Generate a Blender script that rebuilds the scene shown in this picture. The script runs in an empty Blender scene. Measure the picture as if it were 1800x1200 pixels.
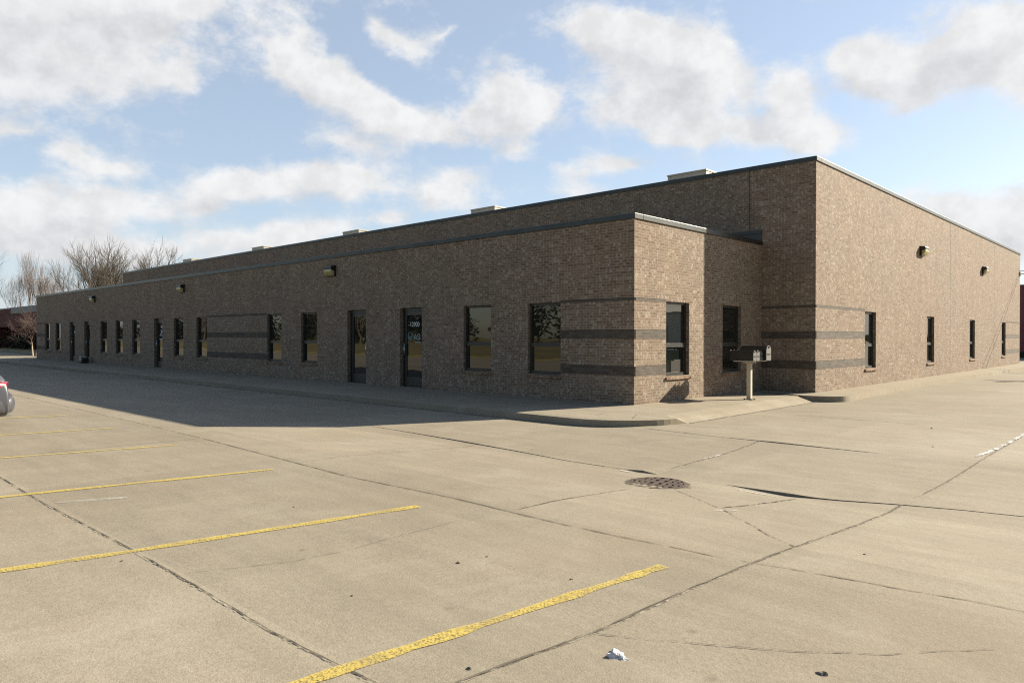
import bpy, bmesh, math, random
from mathutils import Vector, Matrix
R = math.radians
scene = bpy.context.scene
col = scene.collection
random.seed(7)

# ------------------------------------------------------------------ helpers
def tag(o, label=None, cat=None, group=None, kind=None):
    if label: o['label'] = label
    if cat: o['category'] = cat
    if group: o['group'] = group
    if kind: o['kind'] = kind
    return o

def empty(name, loc=(0, 0, 0), rz=0.0, parent=None):
    o = bpy.data.objects.new(name, None)
    o.empty_display_size = 0.2
    col.objects.link(o)
    o.location = loc
    o.rotation_euler = (0, 0, rz)
    if parent: o.parent = parent
    return o

def copy_tree(o, parent=None):
    c = o.copy()
    col.objects.link(c)
    if parent: c.parent = parent
    for ch in list(o.children):
        copy_tree(ch, c)
    return c

class MB:
    """collects faces in world metres; build() links them as ONE mesh object"""
    def __init__(s):
        s.v = []; s.f = []; s.m = []
    def poly(s, pts, m=0):
        b = len(s.v)
        s.v += [tuple(p) for p in pts]
        s.f.append(tuple(range(b, b + len(pts)))); s.m.append(m)
        return s
    def box(s, x0, x1, y0, y1, z0, z1, m=0):
        b = len(s.v)
        s.v += [(x0,y0,z0),(x1,y0,z0),(x1,y1,z0),(x0,y1,z0),(x0,y0,z1),(x1,y0,z1),(x1,y1,z1),(x0,y1,z1)]
        for f in ((0,3,2,1),(4,5,6,7),(0,1,5,4),(1,2,6,5),(2,3,7,6),(3,0,4,7)):
            s.f.append(tuple(b+i for i in f)); s.m.append(m)
        return s
    def ring(s, rings, closed=True, caps=True, m=0):
        b = len(s.v); n = len(rings[0])
        for r in rings: s.v += [tuple(p) for p in r]
        for i in range(len(rings)-1):
            for j in range(n if closed else n-1):
                k = (j+1) % n
                s.f.append((b+i*n+j, b+i*n+k, b+(i+1)*n+k, b+(i+1)*n+j)); s.m.append(m)
        if caps and closed:
            s.f.append(tuple(b+j for j in reversed(range(n)))); s.m.append(m)
            s.f.append(tuple(b+(len(rings)-1)*n+j for j in range(n))); s.m.append(m)
        return s
    def tube(s, pts, rads, n=6, m=0, caps=True):
        rings = []
        for i, p in enumerate(pts):
            p = Vector(p)
            a = Vector(pts[max(0, i-1)]); c = Vector(pts[min(len(pts)-1, i+1)])
            d = (c-a).normalized()
            u = d.orthogonal().normalized() if abs(d.z) > .98 else d.cross(Vector((0,0,1))).normalized()
            w = d.cross(u)
            r = rads[i] if hasattr(rads, '__len__') else rads
            rings.append([p + (u*math.cos(2*math.pi*k/n) + w*math.sin(2*math.pi*k/n))*r for k in range(n)])
        return s.ring(rings, True, caps, m)
    def prism(s, prof, axis, a0, a1, m=0):
        """closed 2D profile swept along axis: 0 -> profile is (y,z); 1 -> (x,z); 2 -> (x,y)"""
        def P(p, a):
            return (a, p[0], p[1]) if axis == 0 else ((p[0], a, p[1]) if axis == 1 else (p[0], p[1], a))
        return s.ring([[P(p, a0) for p in prof], [P(p, a1) for p in prof]], True, True, m)
    def build(s, name, mats, parent=None, smooth=False, base=None, bevel=0, recalc=True):
        if not isinstance(mats, (list, tuple)): mats = [mats]
        off = Vector((0, 0, 0))
        if base is not None: off = Vector(base)
        me = bpy.data.meshes.new(name)
        me.from_pydata(s.v, [], s.f)
        for m in mats: me.materials.append(m)
        me.polygons.foreach_set('material_index', s.m)
        if recalc:
            bm = bmesh.new(); bm.from_mesh(me)
            bmesh.ops.recalc_face_normals(bm, faces=bm.faces)
            bm.to_mesh(me); bm.free()
        boxuv(me)
        if off.length > 0: me.transform(Matrix.Translation(-off))
        if smooth: me.polygons.foreach_set('use_smooth', [True]*len(me.polygons))
        o = bpy.data.objects.new(name, me)
        col.objects.link(o)
        if parent: o.parent = parent
        if bevel:
            md = o.modifiers.new('bevel', 'BEVEL'); md.width = bevel; md.segments = 2; md.limit_method = 'ANGLE'
        return o

def boxuv(me):
    uv = me.uv_layers.new(name='UVMap').data
    vs = me.vertices; lp = me.loops
    for p in me.polygons:
        n = p.normal; ax = max(range(3), key=lambda i: abs(n[i]))
        for li in p.loop_indices:
            c = vs[lp[li].vertex_index].co
            uv[li].uv = (c.y, c.z) if ax == 0 else ((c.x, c.z) if ax == 1 else (c.x, c.y))

# ------------------------------------------------------------------ materials
class NT:
    def __init__(s, name):
        s.mat = bpy.data.materials.new(name); s.mat.use_nodes = True
        s.t = s.mat.node_tree; s.n = s.t.nodes; s.l = s.t.links
        s.bsdf = s.n['Principled BSDF']; s.out = s.n['Material Output']
    def node(s, typ, **kw):
        n = s.n.new(typ)
        for k, v in kw.items():
            if k.startswith('i_'):
                key = k[2:]
                n.inputs[int(key) if key.isdigit() else key.replace('_', ' ')].default_value = v
            else: setattr(n, k, v)
        return n
    def link(s, a, b): s.l.new(a, b)
    def math(s, op, a, b=None, clamp=False):
        n = s.n.new('ShaderNodeMath'); n.operation = op; n.use_clamp = clamp
        for i, x in enumerate((a, b)):
            if x is None: continue
            if hasattr(x, 'is_linked') or hasattr(x, 'links'): s.l.new(x, n.inputs[i])
            else: n.inputs[i].default_value = x
        return n.outputs[0]
    def ramp(s, fac, stops, interp='LINEAR'):
        n = s.n.new('ShaderNodeValToRGB'); n.color_ramp.interpolation = interp
        e = n.color_ramp.elements
        while len(e) > 1: e.remove(e[-1])
        e[0].position = stops[0][0]; e[0].color = c4(stops[0][1])
        for p, c in stops[1:]:
            x = e.new(p); x.color = c4(c)
        s.l.new(fac, n.inputs[0]); return n.outputs[0]
    def noise(s, scale, detail=4, rough=.55, vec=None, dist=0):
        n = s.n.new('ShaderNodeTexNoise'); n.inputs['Scale'].default_value = scale
        n.inputs['Detail'].default_value = detail; n.inputs['Roughness'].default_value = rough
        n.inputs['Distortion'].default_value = dist
        if vec: s.l.new(vec, n.inputs['Vector'])
        return n.outputs['Fac']
    def mix(s, fac, a, b, mode='MIX'):
        n = s.n.new('ShaderNodeMix'); n.data_type = 'RGBA'; n.blend_type = mode
        for i, x in ((0, fac), (6, a), (7, b)):
            if hasattr(x, 'is_linked') or hasattr(x, 'links'): s.l.new(x, n.inputs[i])
            else: n.inputs[i].default_value = x if i == 0 else c4(x)
        return n.outputs[2]
    def scalevec(s, vec, sc):
        n = s.n.new('ShaderNodeVectorMath'); n.operation = 'MULTIPLY'
        s.l.new(vec, n.inputs[0]); n.inputs[1].default_value = sc; return n.outputs[0]
    def pos(s): return s.n.new('ShaderNodeNewGeometry').outputs['Position']
    def obj(s): return s.n.new('ShaderNodeTexCoord').outputs['Object']
    def uv(s): return s.n.new('ShaderNodeUVMap').outputs['UV']
    def bump(s, h, strength=.3, dist=.01):
        n = s.n.new('ShaderNodeBump'); n.inputs['Strength'].default_value = strength; n.inputs['Distance'].default_value = dist
        s.l.new(h, n.inputs['Height']); s.l.new(n.outputs[0], s.bsdf.inputs['Normal']); return n
    def base(s, c):
        if hasattr(c, 'links'): s.l.new(c, s.bsdf.inputs['Base Color'])
        else: s.bsdf.inputs['Base Color'].default_value = c4(c)
    def rough(s, r): s.bsdf.inputs['Roughness'].default_value = r
def c4(c):
    if isinstance(c, (int, float)): return (c, c, c, 1)
    return tuple(c) if len(c) == 4 else (*c, 1)

def simple(name, c, rough=.6, metal=0.0, var=.12, scale=6, spec=.5, coat=0):
    n = NT(name)
    f = n.noise(scale, 5, .6, n.obj())
    n.base(n.ramp(f, [(.25, [x*(1-var) for x in c]), (.75, [x*(1+var) for x in c])]))
    n.rough(rough); n.bsdf.inputs['Metallic'].default_value = metal
    n.bsdf.inputs['Specular IOR Level'].default_value = spec
    n.bsdf.inputs['Coat Weight'].default_value = coat
    return n.mat

def brick_mat(name, stops, mortar, W=.2, H=.0667, tint=True, rough=.8, spec=.15):
    n = NT(name); uv = n.uv()
    b = n.node('ShaderNodeTexBrick', offset=.5, squash=1.0)
    b.inputs['Scale'].default_value = 1.0
    b.inputs['Brick Width'].default_value = W; b.inputs['Row Height'].default_value = H
    b.inputs['Mortar Size'].default_value = .0062; b.inputs['Mortar Smooth'].default_value = .25
    b.inputs['Color1'].default_value = (0,0,0,1); b.inputs['Color2'].default_value = (1,1,1,1); b.inputs['Mortar'].default_value = (0,0,0,1)
    n.link(uv, b.inputs['Vector'])
    c = n.ramp(b.outputs['Color'], stops)
    if tint:
        big = n.noise(.35, 3, .55, uv)
        c = n.mix(n.math('MULTIPLY', n.ramp(big, [(.35, 0), (.7, 1)]), .55), c, n.mix(1.0, c, (1.12, .92, .86), 'MULTIPLY'))
    if tint:      # short pale headers scattered through the courses
        b2 = n.node('ShaderNodeTexBrick', offset=.5, squash=1.0)
        b2.inputs['Scale'].default_value = 1.0; b2.inputs['Brick Width'].default_value = W/3; b2.inputs['Row Height'].default_value = H
        b2.inputs['Mortar Size'].default_value = .004; b2.inputs['Mortar Smooth'].default_value = .2
        b2.inputs['Color1'].default_value = (0,0,0,1); b2.inputs['Color2'].default_value = (1,1,1,1); b2.inputs['Mortar'].default_value = (0,0,0,1)
        n.link(uv, b2.inputs['Vector'])
        c = n.mix(n.math('MULTIPLY', n.ramp(b2.outputs['Color'], [(.80, 0), (.95, 1)]), .44), c, (.48, .44, .37))
        c = n.mix(n.math('MULTIPLY', n.ramp(b2.outputs['Color'], [(.05, 1), (.20, 0)]), .32), c, (.105, .078, .058))
    sm = n.noise(26, 3, .6, uv)
    c = n.mix(1.0, c, n.ramp(sm, [(.3, .78), (.7, 1.2)]), 'MULTIPLY')
    wear = n.noise(1.1, 5, .65, uv)
    c = n.mix(1.0, c, n.ramp(wear, [(.3, .88), (.7, 1.1)]), 'MULTIPLY')
    if tint:
        run = n.noise(1.0, 4, .6, n.scalevec(uv, (2.6, .22, 1)))
        c = n.mix(1.0, c, n.ramp(run, [(.32, .90), (.68, 1.06)]), 'MULTIPLY')
    m = n.mix(n.noise(9, 3, .6, uv), [x*.75 for x in mortar], [x*1.25 for x in mortar])
    n.base(n.mix(b.outputs['Fac'], c, m))
    n.rough(rough); n.bsdf.inputs['Specular IOR Level'].default_value = spec
    h = n.math('SUBTRACT', n.math('MULTIPLY', sm, .35), b.outputs['Fac'])
    n.bump(h, .5, .004)
    return n.mat

def make_concrete(name, slab=True, tone=(1, 1, 1)):
    n = NT(name); P = n.pos()
    f1 = n.noise(.22, 5, .6, P); f2 = n.noise(1.7, 6, .65, P); f3 = n.noise(90, 2, .7, P); f4 = n.noise(28, 3, .7, P)
    c = n.ramp(f1, [(.3, (.260, .222, .166)), (.55, (.290, .252, .191)), (.8, (.316, .280, .218))])
    c = n.mix(1.0, c, n.ramp(f2, [(.25, .90), (.5, 1.0), (.75, 1.07)]), 'MULTIPLY')
    c = n.mix(1.0, c, n.ramp(f4, [(.3, .90), (.7, 1.10)]), 'MULTIPLY')
    c = n.mix(1.0, c, n.ramp(f3, [(.33, .85), (.5, 1.0), (.68, 1.10)]), 'MULTIPLY')
    # rubber tracks / broom streaks running along the lot
    st = n.noise(1.0, 4, .6, n.scalevec(P, (.55, 5.0, 1)))
    c = n.mix(1.0, c, n.ramp(st, [(.3, .92), (.7, 1.05)]), 'MULTIPLY')
    # fine speckle of exposed aggregate and small dark oil spots
    v = n.node('ShaderNodeTexVoronoi', feature='F1'); v.inputs['Scale'].default_value = 42
    n.link(P, v.inputs['Vector'])
    c = n.mix(n.math('MULTIPLY', n.math('LESS_THAN', v.outputs['Distance'], .16), .33), c, (.12, .10, .075))
    oil = n.noise(.55, 6, .75, n.scalevec(P, (1, 1.6, 1)))
    c = n.mix(n.math('MULTIPLY', n.ramp(oil, [(.60, 0), (.78, 1)]), .30), c, (.17, .15, .115))
    # rubbed tyre paths, damp looking stains and rusty tints, each with a shape of its own
    ty = n.noise(.35, 5, .7, n.scalevec(P, (.30, 1.8, 1)), .6)
    c = n.mix(n.math('MULTIPLY', n.ramp(ty, [(.50, 0), (.66, 1)]), .24), c, (.19, .165, .12))
    pl = n.noise(.8, 6, .7, P, .8)
    c = n.mix(n.math('MULTIPLY', n.ramp(pl, [(.54, 0), (.70, 1)]), .30), c, (.40, .365, .285))
    ru = n.noise(.5, 4, .6, n.scalevec(P, (1.3, .8, 1)), .3)
    c = n.mix(n.math('MULTIPLY', n.ramp(ru, [(.52, 0), (.72, 1)]), .16), c, (.31, .22, .15))
    drip = n.node('ShaderNodeTexVoronoi', feature='F1'); drip.inputs['Scale'].default_value = 1.7; n.link(P, drip.inputs['Vector'])
    c = n.mix(n.math('MULTIPLY', n.ramp(drip.outputs['Distance'], [(.02, 1), (.075, 0)]), .45), c, (.13, .11, .085))
    if slab:
        sep = n.node('ShaderNodeSeparateXYZ'); n.link(P, sep.inputs[0])
        def bands(o, lo, hi, stops):
            mr = n.node('ShaderNodeMapRange'); n.link(o, mr.inputs['Value'])
            mr.inputs['From Min'].default_value = lo; mr.inputs['From Max'].default_value = hi
            return n.ramp(mr.outputs[0], stops, 'CONSTANT')
        by = bands(sep.outputs['Y'], -15, 5, [(0, 1.06), (.154, .955), (.302, 1.01), (.46, .97), (.635, 1.03), (.85, .97)])
        bx = bands(sep.outputs['X'], -20, 20, [(0, 1.0), (.25, .97), (.40, 1.04), (.51, .97), (.617, 1.01), (.677, 1.04)])
        c = n.mix(1.0, c, by, 'MULTIPLY'); c = n.mix(1.0, c, bx, 'MULTIPLY')
    c = n.mix(1.0, c, tone, 'MULTIPLY')
    n.base(c); n.rough(.92); n.bsdf.inputs['Specular IOR Level'].default_value = .2
    n.bump(n.math('ADD', f3, n.math('MULTIPLY', f4, .7)), .35, .006)
    return n.mat

def alpha_noise(mat_nt, scale, lo, hi, vec=None, detail=4):
    n = mat_nt
    f = n.noise(scale, detail, .65, vec or n.pos())
    a = n.ramp(f, [(lo, 0), (hi, 1)])
    n.link(a, n.bsdf.inputs['Alpha'])

M = {}
BR = [(0, (.168, .122, .092)), (.15, (.196, .147, .111)), (.35, (.219, .166, .125)), (.55, (.238, .184, .139)), (.75, (.222, .164, .127)),
      (.90, (.252, .200, .152)), (1, (.29, .238, .185))]
M['brick'] = brick_mat('brown_brick', BR, (.335, .288, .218), W=.195)
M['band'] = brick_mat('charcoal_brick', [(0, (.066, .053, .042)), (.5, (.088, .072, .057)), (1, (.122, .102, .083))], (.11, .09, .07), tint=False, rough=.8, spec=.35)
M['sillbrick'] = brick_mat('sill_brick', [(0, (.17, .10, .065)), (.5, (.26, .165, .105)), (1, (.34, .26, .18))], (.17, .14, .1), W=.07, H=.3, tint=False)
M['redbrick'] = brick_mat('red_brick', [(0, (.10, .03, .025)), (.5, (.15, .05, .042)), (1, (.20, .085, .07))], (.14, .09, .08), tint=False)
M['concrete'] = make_concrete('lot_concrete')
M['walk'] = make_concrete('walk_concrete', False, (1.06, 1.06, 1.06))
def coping_mat():
    n = NT('coping_metal'); uv = n.uv(); sx = n.node('ShaderNodeSeparateXYZ'); n.link(uv, sx.inputs[0])
    seam = n.math('LESS_THAN', n.math('MODULO', n.math('ADD', sx.outputs['X'], 300.0), 3.05), .02)
    c = n.ramp(n.noise(2.5, 4, .6, n.obj()), [(.3, (.046, .048, .046)), (.7, (.070, .072, .069))])
    n.base(n.mix(seam, c, (.04, .04, .04))); n.rough(.36); n.bsdf.inputs['Metallic'].default_value = .65
    return n.mat
M['coping'] = coping_mat()
M['bronze'] = simple('dark_bronze_frame', (.050, .050, .047), .38, .3, .10, 5)
M['dark'] = simple('dark_recess', (.012, .012, .011), .8)
M['joint_and_shade'] = simple('dark_joint_and_shade_line', (.03, .027, .023), .9)
M['roof'] = simple('roof_gravel', (.25, .24, .22), .95, 0, .2, 20)
M['unit'] = simple('beige_sheet_metal', (.42, .40, .34), .5, .1, .06, 2)
M['lens'] = simple('yellowed_lens', (.46, .40, .17), .25, 0, .15, 12, .6)
M['black'] = simple('black_enamel', (.013, .013, .013), .32, 0, .2, 10)
M['galv'] = simple('galvanised_steel', (.42, .41, .36), .5, .35, .12, 14)
M['mbdoor'] = simple('worn_grey_door', (.13, .13, .12), .6, .1, .15, 20)
M['cream'] = simple('cream_post_paint', (.50, .46, .36), .6, 0, .08, 9)
M['rust'] = simple('rusty_cast_iron', (.085, .060, .046), .8, .2, .35, 25)
M['pit_shade'] = simple('pit_shade_black', (.004, .004, .004), .9)
M['white'] = simple('white_vinyl', (.72, .74, .74), .5, 0, .03)
M['teal'] = simple('teal_vinyl', (.10, .26, .27), .5, 0, .05)
M['greyv'] = simple('grey_vinyl', (.36, .40, .38), .5, 0, .05)
M['bluev'] = simple('pale_blue_vinyl', (.40, .42, .55), .5, 0, .05)
M['chrome'] = simple('brushed_aluminium', (.62, .62, .60), .3, .8, .05)
M['barkd'] = simple('dark_bark', (.075, .062, .046), .9, 0, .3, 3)
M['barkt'] = simple('tan_bark', (.20, .165, .115), .9, 0, .3, 3)
M['barkg'] = simple('grey_bark', (.15, .13, .105), .9, 0, .3, 3)
M['barkr'] = simple('reddish_twig', (.17, .095, .075), .9, 0, .3, 3)
M['limb'] = simple('tan_brown_limb', (.085, .070, .051), .9, 0, .45, .5)
M['barkm'] = simple('grey_brown_twig', (.17, .125, .10), .9, 0, .3, 3)
M['redbud'] = simple('purple_red_twig', (.10, .066, .060), .9, 0, .3, 3)
M['barkpale'] = simple('pale_bark', (.30, .25, .19), .9, 0, .2, 5)
M['needle'] = simple('evergreen_foliage', (.028, .04, .018), .8, 0, .45, 2)
M['thicket'] = simple('winter_thicket', (.030, .030, .018), .9, 0, .5, .6)
M['greyband'] = simple('grey_metal_fascia', (.20, .20, .20), .6, .1, .06, 1)
M['maroon'] = simple('maroon_siding', (.165, .045, .050), .6, 0, .1, 1)
M['cable'] = simple('cable_black', (.018, .018, .018), .7)
M['wood'] = simple('weathered_pole_wood', (.16, .12, .085), .9, 0, .25, 4)
M['palewall'] = simple('pale_block_wall', (.50, .49, .46), .8, 0, .06, 1)
M['tyre'] = simple('tyre_rubber', (.018, .018, .018), .85)
M['paint'] = simple('lavender_silver_paint', (.105, .106, .120), .38, .4, .03, 4, .4, .25)
M['carglass'] = simple('car_glass', (.02, .025, .024), .03, 0, .05, 2, .8)
M['redlens'] = simple('red_tail_lens', (.26, .006, .016), .2, 0, .08, 15, .6, 1)
M['clearlens'] = simple('clear_lens', (.42, .41, .40), .2, .2, .05, 15, .6, 1)
M['plastic'] = simple('black_trim', (.02, .02, .02), .6)
M['snow'] = simple('old_snow', (.78, .79, .80), .8, 0, .06, 30)
M['stone'] = simple('pebble_stone', (.13, .115, .09), .9, 0, .3, 40)
M['scrap'] = simple('crumpled_paper', (.66, .65, .66), .8, 0, .12, 30)

def glass_mat():
    n = NT('tinted_window_glass')
    n.base((.010, .013, .012)); n.rough(.015)
    n.bsdf.inputs['IOR'].default_value = 1.75
    n.bump(n.noise(1.3, 1, .5, n.pos()), .10, .02)
    return n.mat
M['glass'] = glass_mat()

def grass_mat():
    n = NT('winter_grass'); P = n.pos()
    c = n.ramp(n.noise(.12, 6, .65, P), [(.3, (.14, .115, .035)), (.5, (.20, .16, .055)), (.7, (.26, .205, .085))])
    c = n.mix(1.0, c, n.ramp(n.noise(14, 4, .7, P), [(.3, .65), (.7, 1.25)]), 'MULTIPLY')
    n.base(c); n.rough(.95); n.bump(n.noise(30, 3, .7, P), .8, .03); return n.mat
M['grass'] = grass_mat()

def line_paint():
    n = NT('worn_yellow_paint'); P = n.pos()
    n.base(n.mix(n.noise(8, 4, .6, P), (.52, .385, .065), (.57, .445, .125))); n.rough(.8)
    a = n.math('MULTIPLY', n.ramp(n.noise(70, 4, .8, P), [(.36, 0), (.54, 1)]), n.ramp(n.noise(3.2, 6, .75, P), [(.30, .35), (.50, 1)]))
    n.link(a, n.bsdf.inputs['Alpha']); return n.mat
M['yellow'] = line_paint()
def ribbon_mat(name, c, scale, lo, hi):
    n = NT(name); n.base(n.mix(n.noise(20, 3, .6, n.pos()), [x*.7 for x in c], [x*1.3 for x in c])); n.rough(.95)
    alpha_noise(n, scale, lo, hi); return n.mat
M['joint'] = ribbon_mat('joint_dirt_and_shadow', (.075, .062, .045), 5.5, .33, .52)
M['crack'] = ribbon_mat('crack_dirt', (.085, .070, .052), 12, .40, .56)
M['stainjoint'] = ribbon_mat('faint_joint_stain', (.13, .105, .075), 5, .35, .75)
M['spall'] = ribbon_mat('spalled_edge', (.40, .365, .285), 14, .46, .66)
M['snowline'] = ribbon_mat('snow_in_joint', (.62, .62, .62), 11, .42, .58)
M['patch'] = ribbon_mat('pale_repair', (.42, .40, .34), 5, .2, .75)

# ------------------------------------------------------------------ ground
KY = [-130, -60, -30, -14, -11.8, -8.3, -7.0, -6.0, -2.65, -2.0, 140]
KZ = [-.05, -.05, -.05, -.05, -.05, -.08, -.15, -.205, -.19, -.17, -.17]
def zg(y):
    for i in range(len(KY)-1):
        if KY[i] <= y <= KY[i+1]:
            t = (y-KY[i])/(KY[i+1]-KY[i]); return KZ[i]+t*(KZ[i+1]-KZ[i])
    return KZ[0] if y < KY[0] else KZ[-1]
g = MB()
g.poly([(-900,-900,-.6),(900,-900,-.6),(900,900,-.6),(-900,900,-.6)])
tag(g.build('ground', M['grass']), kind='structure')
lot = MB()
for i in range(len(KY)-1):
    a, b = KY[i], KY[i+1]
    if b <= -24: continue
    if a < -24: a = -24
    lot.poly([(-190, a, zg(a)), (75, a, zg(a)), (75, b, zg(b)), (-190, b, zg(b))])
lot.poly([(-190,-24,-.05),(-190,-24,-.62),(75,-24,-.62),(75,-24,-.05)])
tag(lot.build('parking_lot', M['concrete']), kind='structure')
lw = MB()
def lawn_z(y): return .08 + max(0, (-28-y))*.004
ys = [-24.2, -28, -45, -70, -120, -220]
for a, b in zip(ys[1:], ys[:-1]):
    lw.poly([(-420, a, lawn_z(a)), (150, a, lawn_z(a)), (150, b, lawn_z(b)), (-420, b, lawn_z(b))])
lw.poly([(-420,-24.2,.08),(150,-24.2,.08),(150,-24.2,-.6),(-420,-24.2,-.6)])
tag(lw.build('lawn', M['grass']), kind='structure')

def ribbon(mb, pts, w, dz=.004, jit=0, step=.12, m=0, off=0, taper=True):
    P = [Vector((p[0], p[1])) for p in pts]
    S = []
    for a, b in zip(P[:-1], P[1:]):
        k = max(1, int((b-a).length/step))
        for i in range(k): S.append(a+(b-a)*i/k)
    S.append(P[-1])
    L = []; Rr = []
    for i, p in enumerate(S):
        d = (S[min(i+1, len(S)-1)]-S[max(i-1, 0)]).normalized(); nrm = Vector((-d.y, d.x))
        q = p+nrm*(off+random.uniform(-jit, jit))
        ww = w*random.uniform(.65, 1.3) if jit else w
        if taper and (i == 0 or i == len(S)-1): ww *= .3
        a = q+nrm*ww/2; b = q-nrm*ww/2
        L.append((a.x, a.y, zg(a.y)+dz)); Rr.append((b.x, b.y, zg(b.y)+dz))
    for i in range(len(S)-1):
        mb.poly([L[i], L[i+1], Rr[i+1], Rr[i]], m)

Y118 = [(-14,-11.88),(-.56,-11.92),(1.26,-11.94),(3.57,-11.91),(4.89,-11.92),(5.69,-11.94),(6.12,-11.92),(6.57,-11.9),(6.9,-11.9)]
Y87 = [(-30,-8.75),(-10.55,-8.82),(-4.73,-8.85),(-2.18,-8.9),(2.14,-9.1),(3.04,-9.05),(3.9,-9.0),(4.87,-9.03),(5.42,-9.03),(5.97,-9.01),(6.47,-8.97)]
Y87b = [(6.3,-8.98),(6.79,-8.96),(7.48,-8.82),(7.99,-8.76),(8.3,-8.7),(9.5,-8.6)]
Y61 = [(-2.6,-5.45),(-.13,-5.62),(1.9,-5.79),(2.87,-5.9),(3.83,-5.89)]
Y61b = [(5.32,-5.89),(6.07,-5.97),(6.56,-5.82),(7.05,-5.60),(7.63,-5.4),(9.5,-5.0)]
Y26 = [(1.68,-2.22),(3.14,-2.29),(4.03,-2.3),(4.65,-2.31),(5.8,-2.29)]
Y16 = [(2.87,1.97),(4.09,2.02),(5.3,2.0)]
X7 = [(6.75,-12.6),(6.84,-11.64),(6.87,-11.3),(6.95,-10.7),(6.96,-9.81),(7.0,-8.94),(7.06,-8.26),(7.09,-7.07),(7.08,-5.68),(7.13,-4.06),(7.12,-1.76),(7.11,1.55),(7.1,8)]
X45 = [(4.68,-8.9),(4.7,-8.17),(4.73,-7.1)]
X45b = [(4.27,-5.91),(4.21,-4.78),(4.19,-3.73),(4.03,-2.3)]
j = MB()
for q, w in ((Y118, .011), (Y61, .013)): ribbon(j, q, w, .004, .004)  # dirt in joints; the second line also paints the shadow of raised slabs
pass; ribbon(j, Y61b, .012, .004, .004); ribbon(j, Y26, .018, .004, .004)
ribbon(j, Y87[3:8], .007, .004, .004); ribbon(j, Y16, .012, .004, .004)
tag(j.build('pavement_joints', M['joint'], recalc=False), kind='structure')
s_ = MB()
for q, w in ((Y87, .035), (Y87b, .02), (X45, .02), (X7, .03), (Y16, .02), (Y26, .02), ([(-2.2,-11.9),(-2.2,-8.9)], .02), ([(.9,-8.95),(.85,-5.7)], .02)):
    ribbon(s_, q, w, .003, .006)
ribbon(s_, [(-50,-2.76),(.1,-2.76),(.8,-2.66),(1.4,-2.2),(1.8,-1.5)], .14, .003, .02)
ribbon(s_, [(1.97,-1),(1.97,5.6)], .07, .003, .015)
tag(s_.build('joint_stains', M['stainjoint'], recalc=False), kind='structure')
sp = MB()
for q in (Y118, X7, Y61): ribbon(sp, q, .013, .0035, .005, off=-.012)
ribbon(sp, X45b, .03, .0035, .012, .06)
tag(sp.build('spalled_joint_edges', M['spall'], recalc=False), kind='structure')
c_ = MB()
def wob(q, a=.03):
    out = []
    for p, r in zip(q[:-1], q[1:]):
        n = max(2, int(math.dist(p, r)/.14))
        for i in range(n): out.append((p[0]+(r[0]-p[0])*i/n+random.uniform(-a, a), p[1]+(r[1]-p[1])*i/n+random.uniform(-a, a)))
    return out+[q[-1]]
for q, w in (([(5.96,-7.35),(6.38,-7.72),(6.74,-8.06),(7.07,-8.3)], .014), ([(6.96,-10.74),(7.18,-10.61),(7.56,-10.39),(7.79,-10.23),(8.16,-9.92),(8.38,-9.65),(8.55,-9.46),(9.2,-9.0)], .006),
             ([(5.93,-7.29),(6.05,-6.78),(6.18,-6.09)], .022), ([(5.11,-6.76),(5.28,-6.87),(5.9,-7.3)], .010), ([(4.38,-11.85),(4.48,-11.62),(4.64,-11.19),(4.69,-10.85),(4.65,-10.3),(4.61,-9.6)], .004),
             (X45b, .022), (X45, .008), (X7, .0075)):
    ribbon(c_, wob(q, .012), w, .005, .003, .05)
tag(c_.build('pavement_cracks', M['crack'], recalc=False), kind='structure')
pt = MB()
ribbon(pt, [(1.35,-11.86),(1.47,-11.6),(1.60,-11.3)], .10, .003, .01, .06)
tag(pt.build('pale_repair_strip', M['patch'], recalc=False), kind='structure')

LINES = [((3.0,-14.6),(3.58,-11.9),(3.93,-9.49)), ((6.02,-14.3),(6.33,-12.14),(6.59,-9.44)), ((.35,-14.4),(.7,-12.17),(1.15,-9.49)),
         ((-2.55,-14.4),(-2.09,-11.61),(-1.72,-9.48)), ((-5.25,-14.4),(-4.75,-11.08),(-4.58,-9.44)), ((-8.3,-14.4),(-7.73,-10.48),(-7.49,-9.42))]
for q in LINES:
    y = MB(); ribbon(y, q, .095, .0055, .0012, .15, taper=False)
    tag(y.build('parking_line', M['yellow'], recalc=False), kind='structure')

# slabs pushed up along a joint (their lips throw the dark wedges)
def heave(x0, x1, y0, dy, hf):
    m = MB(); nx = 24; rows = [0, .25, .6, 1]
    grid = []
    for i in range(nx+1):
        x = x0+(x1-x0)*i/nx; h = hf((x-x0)/(x1-x0)); yy = y0(x)
        grid.append([(x, yy+dy*t, zg(yy+dy*t)+.0012+h*(1-t)) for t in rows])
    for a, b in zip(grid[:-1], grid[1:]):
        for k in range(3): m.poly([a[k], b[k], b[k+1], a[k+1]])
        m.poly([(a[0][0], a[0][1], zg(a[0][1])-.05), (b[0][0], b[0][1], zg(b[0][1])-.05), b[0], a[0]])
    return m.build('raised_slab_edge', M['concrete'], recalc=True)
tri = lambda p, e: (lambda t: (t/p if t < p else max(0, (1-t)/(1-p)))*e)
def lerp(q):
    def f(x):
        for a, b in zip(q[:-1], q[1:]):
            if a[0] <= x <= b[0]: return a[1]+(b[1]-a[1])*(x-a[0])/(b[0]-a[0])
        return q[0][1] if x < q[0][0] else q[-1][1]
    return f
def hB(t):
    x = 5.25+t*3.2
    if x < 6.05: return .029*(x-5.25)/.8
    if x < 6.35: return .029-.020*(x-6.05)/.3
    return max(0, .009*(8.45-x)/2.1)
tag(heave(5.25, 8.45, lerp(Y61b), 1.1, hB), kind='structure')
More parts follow.
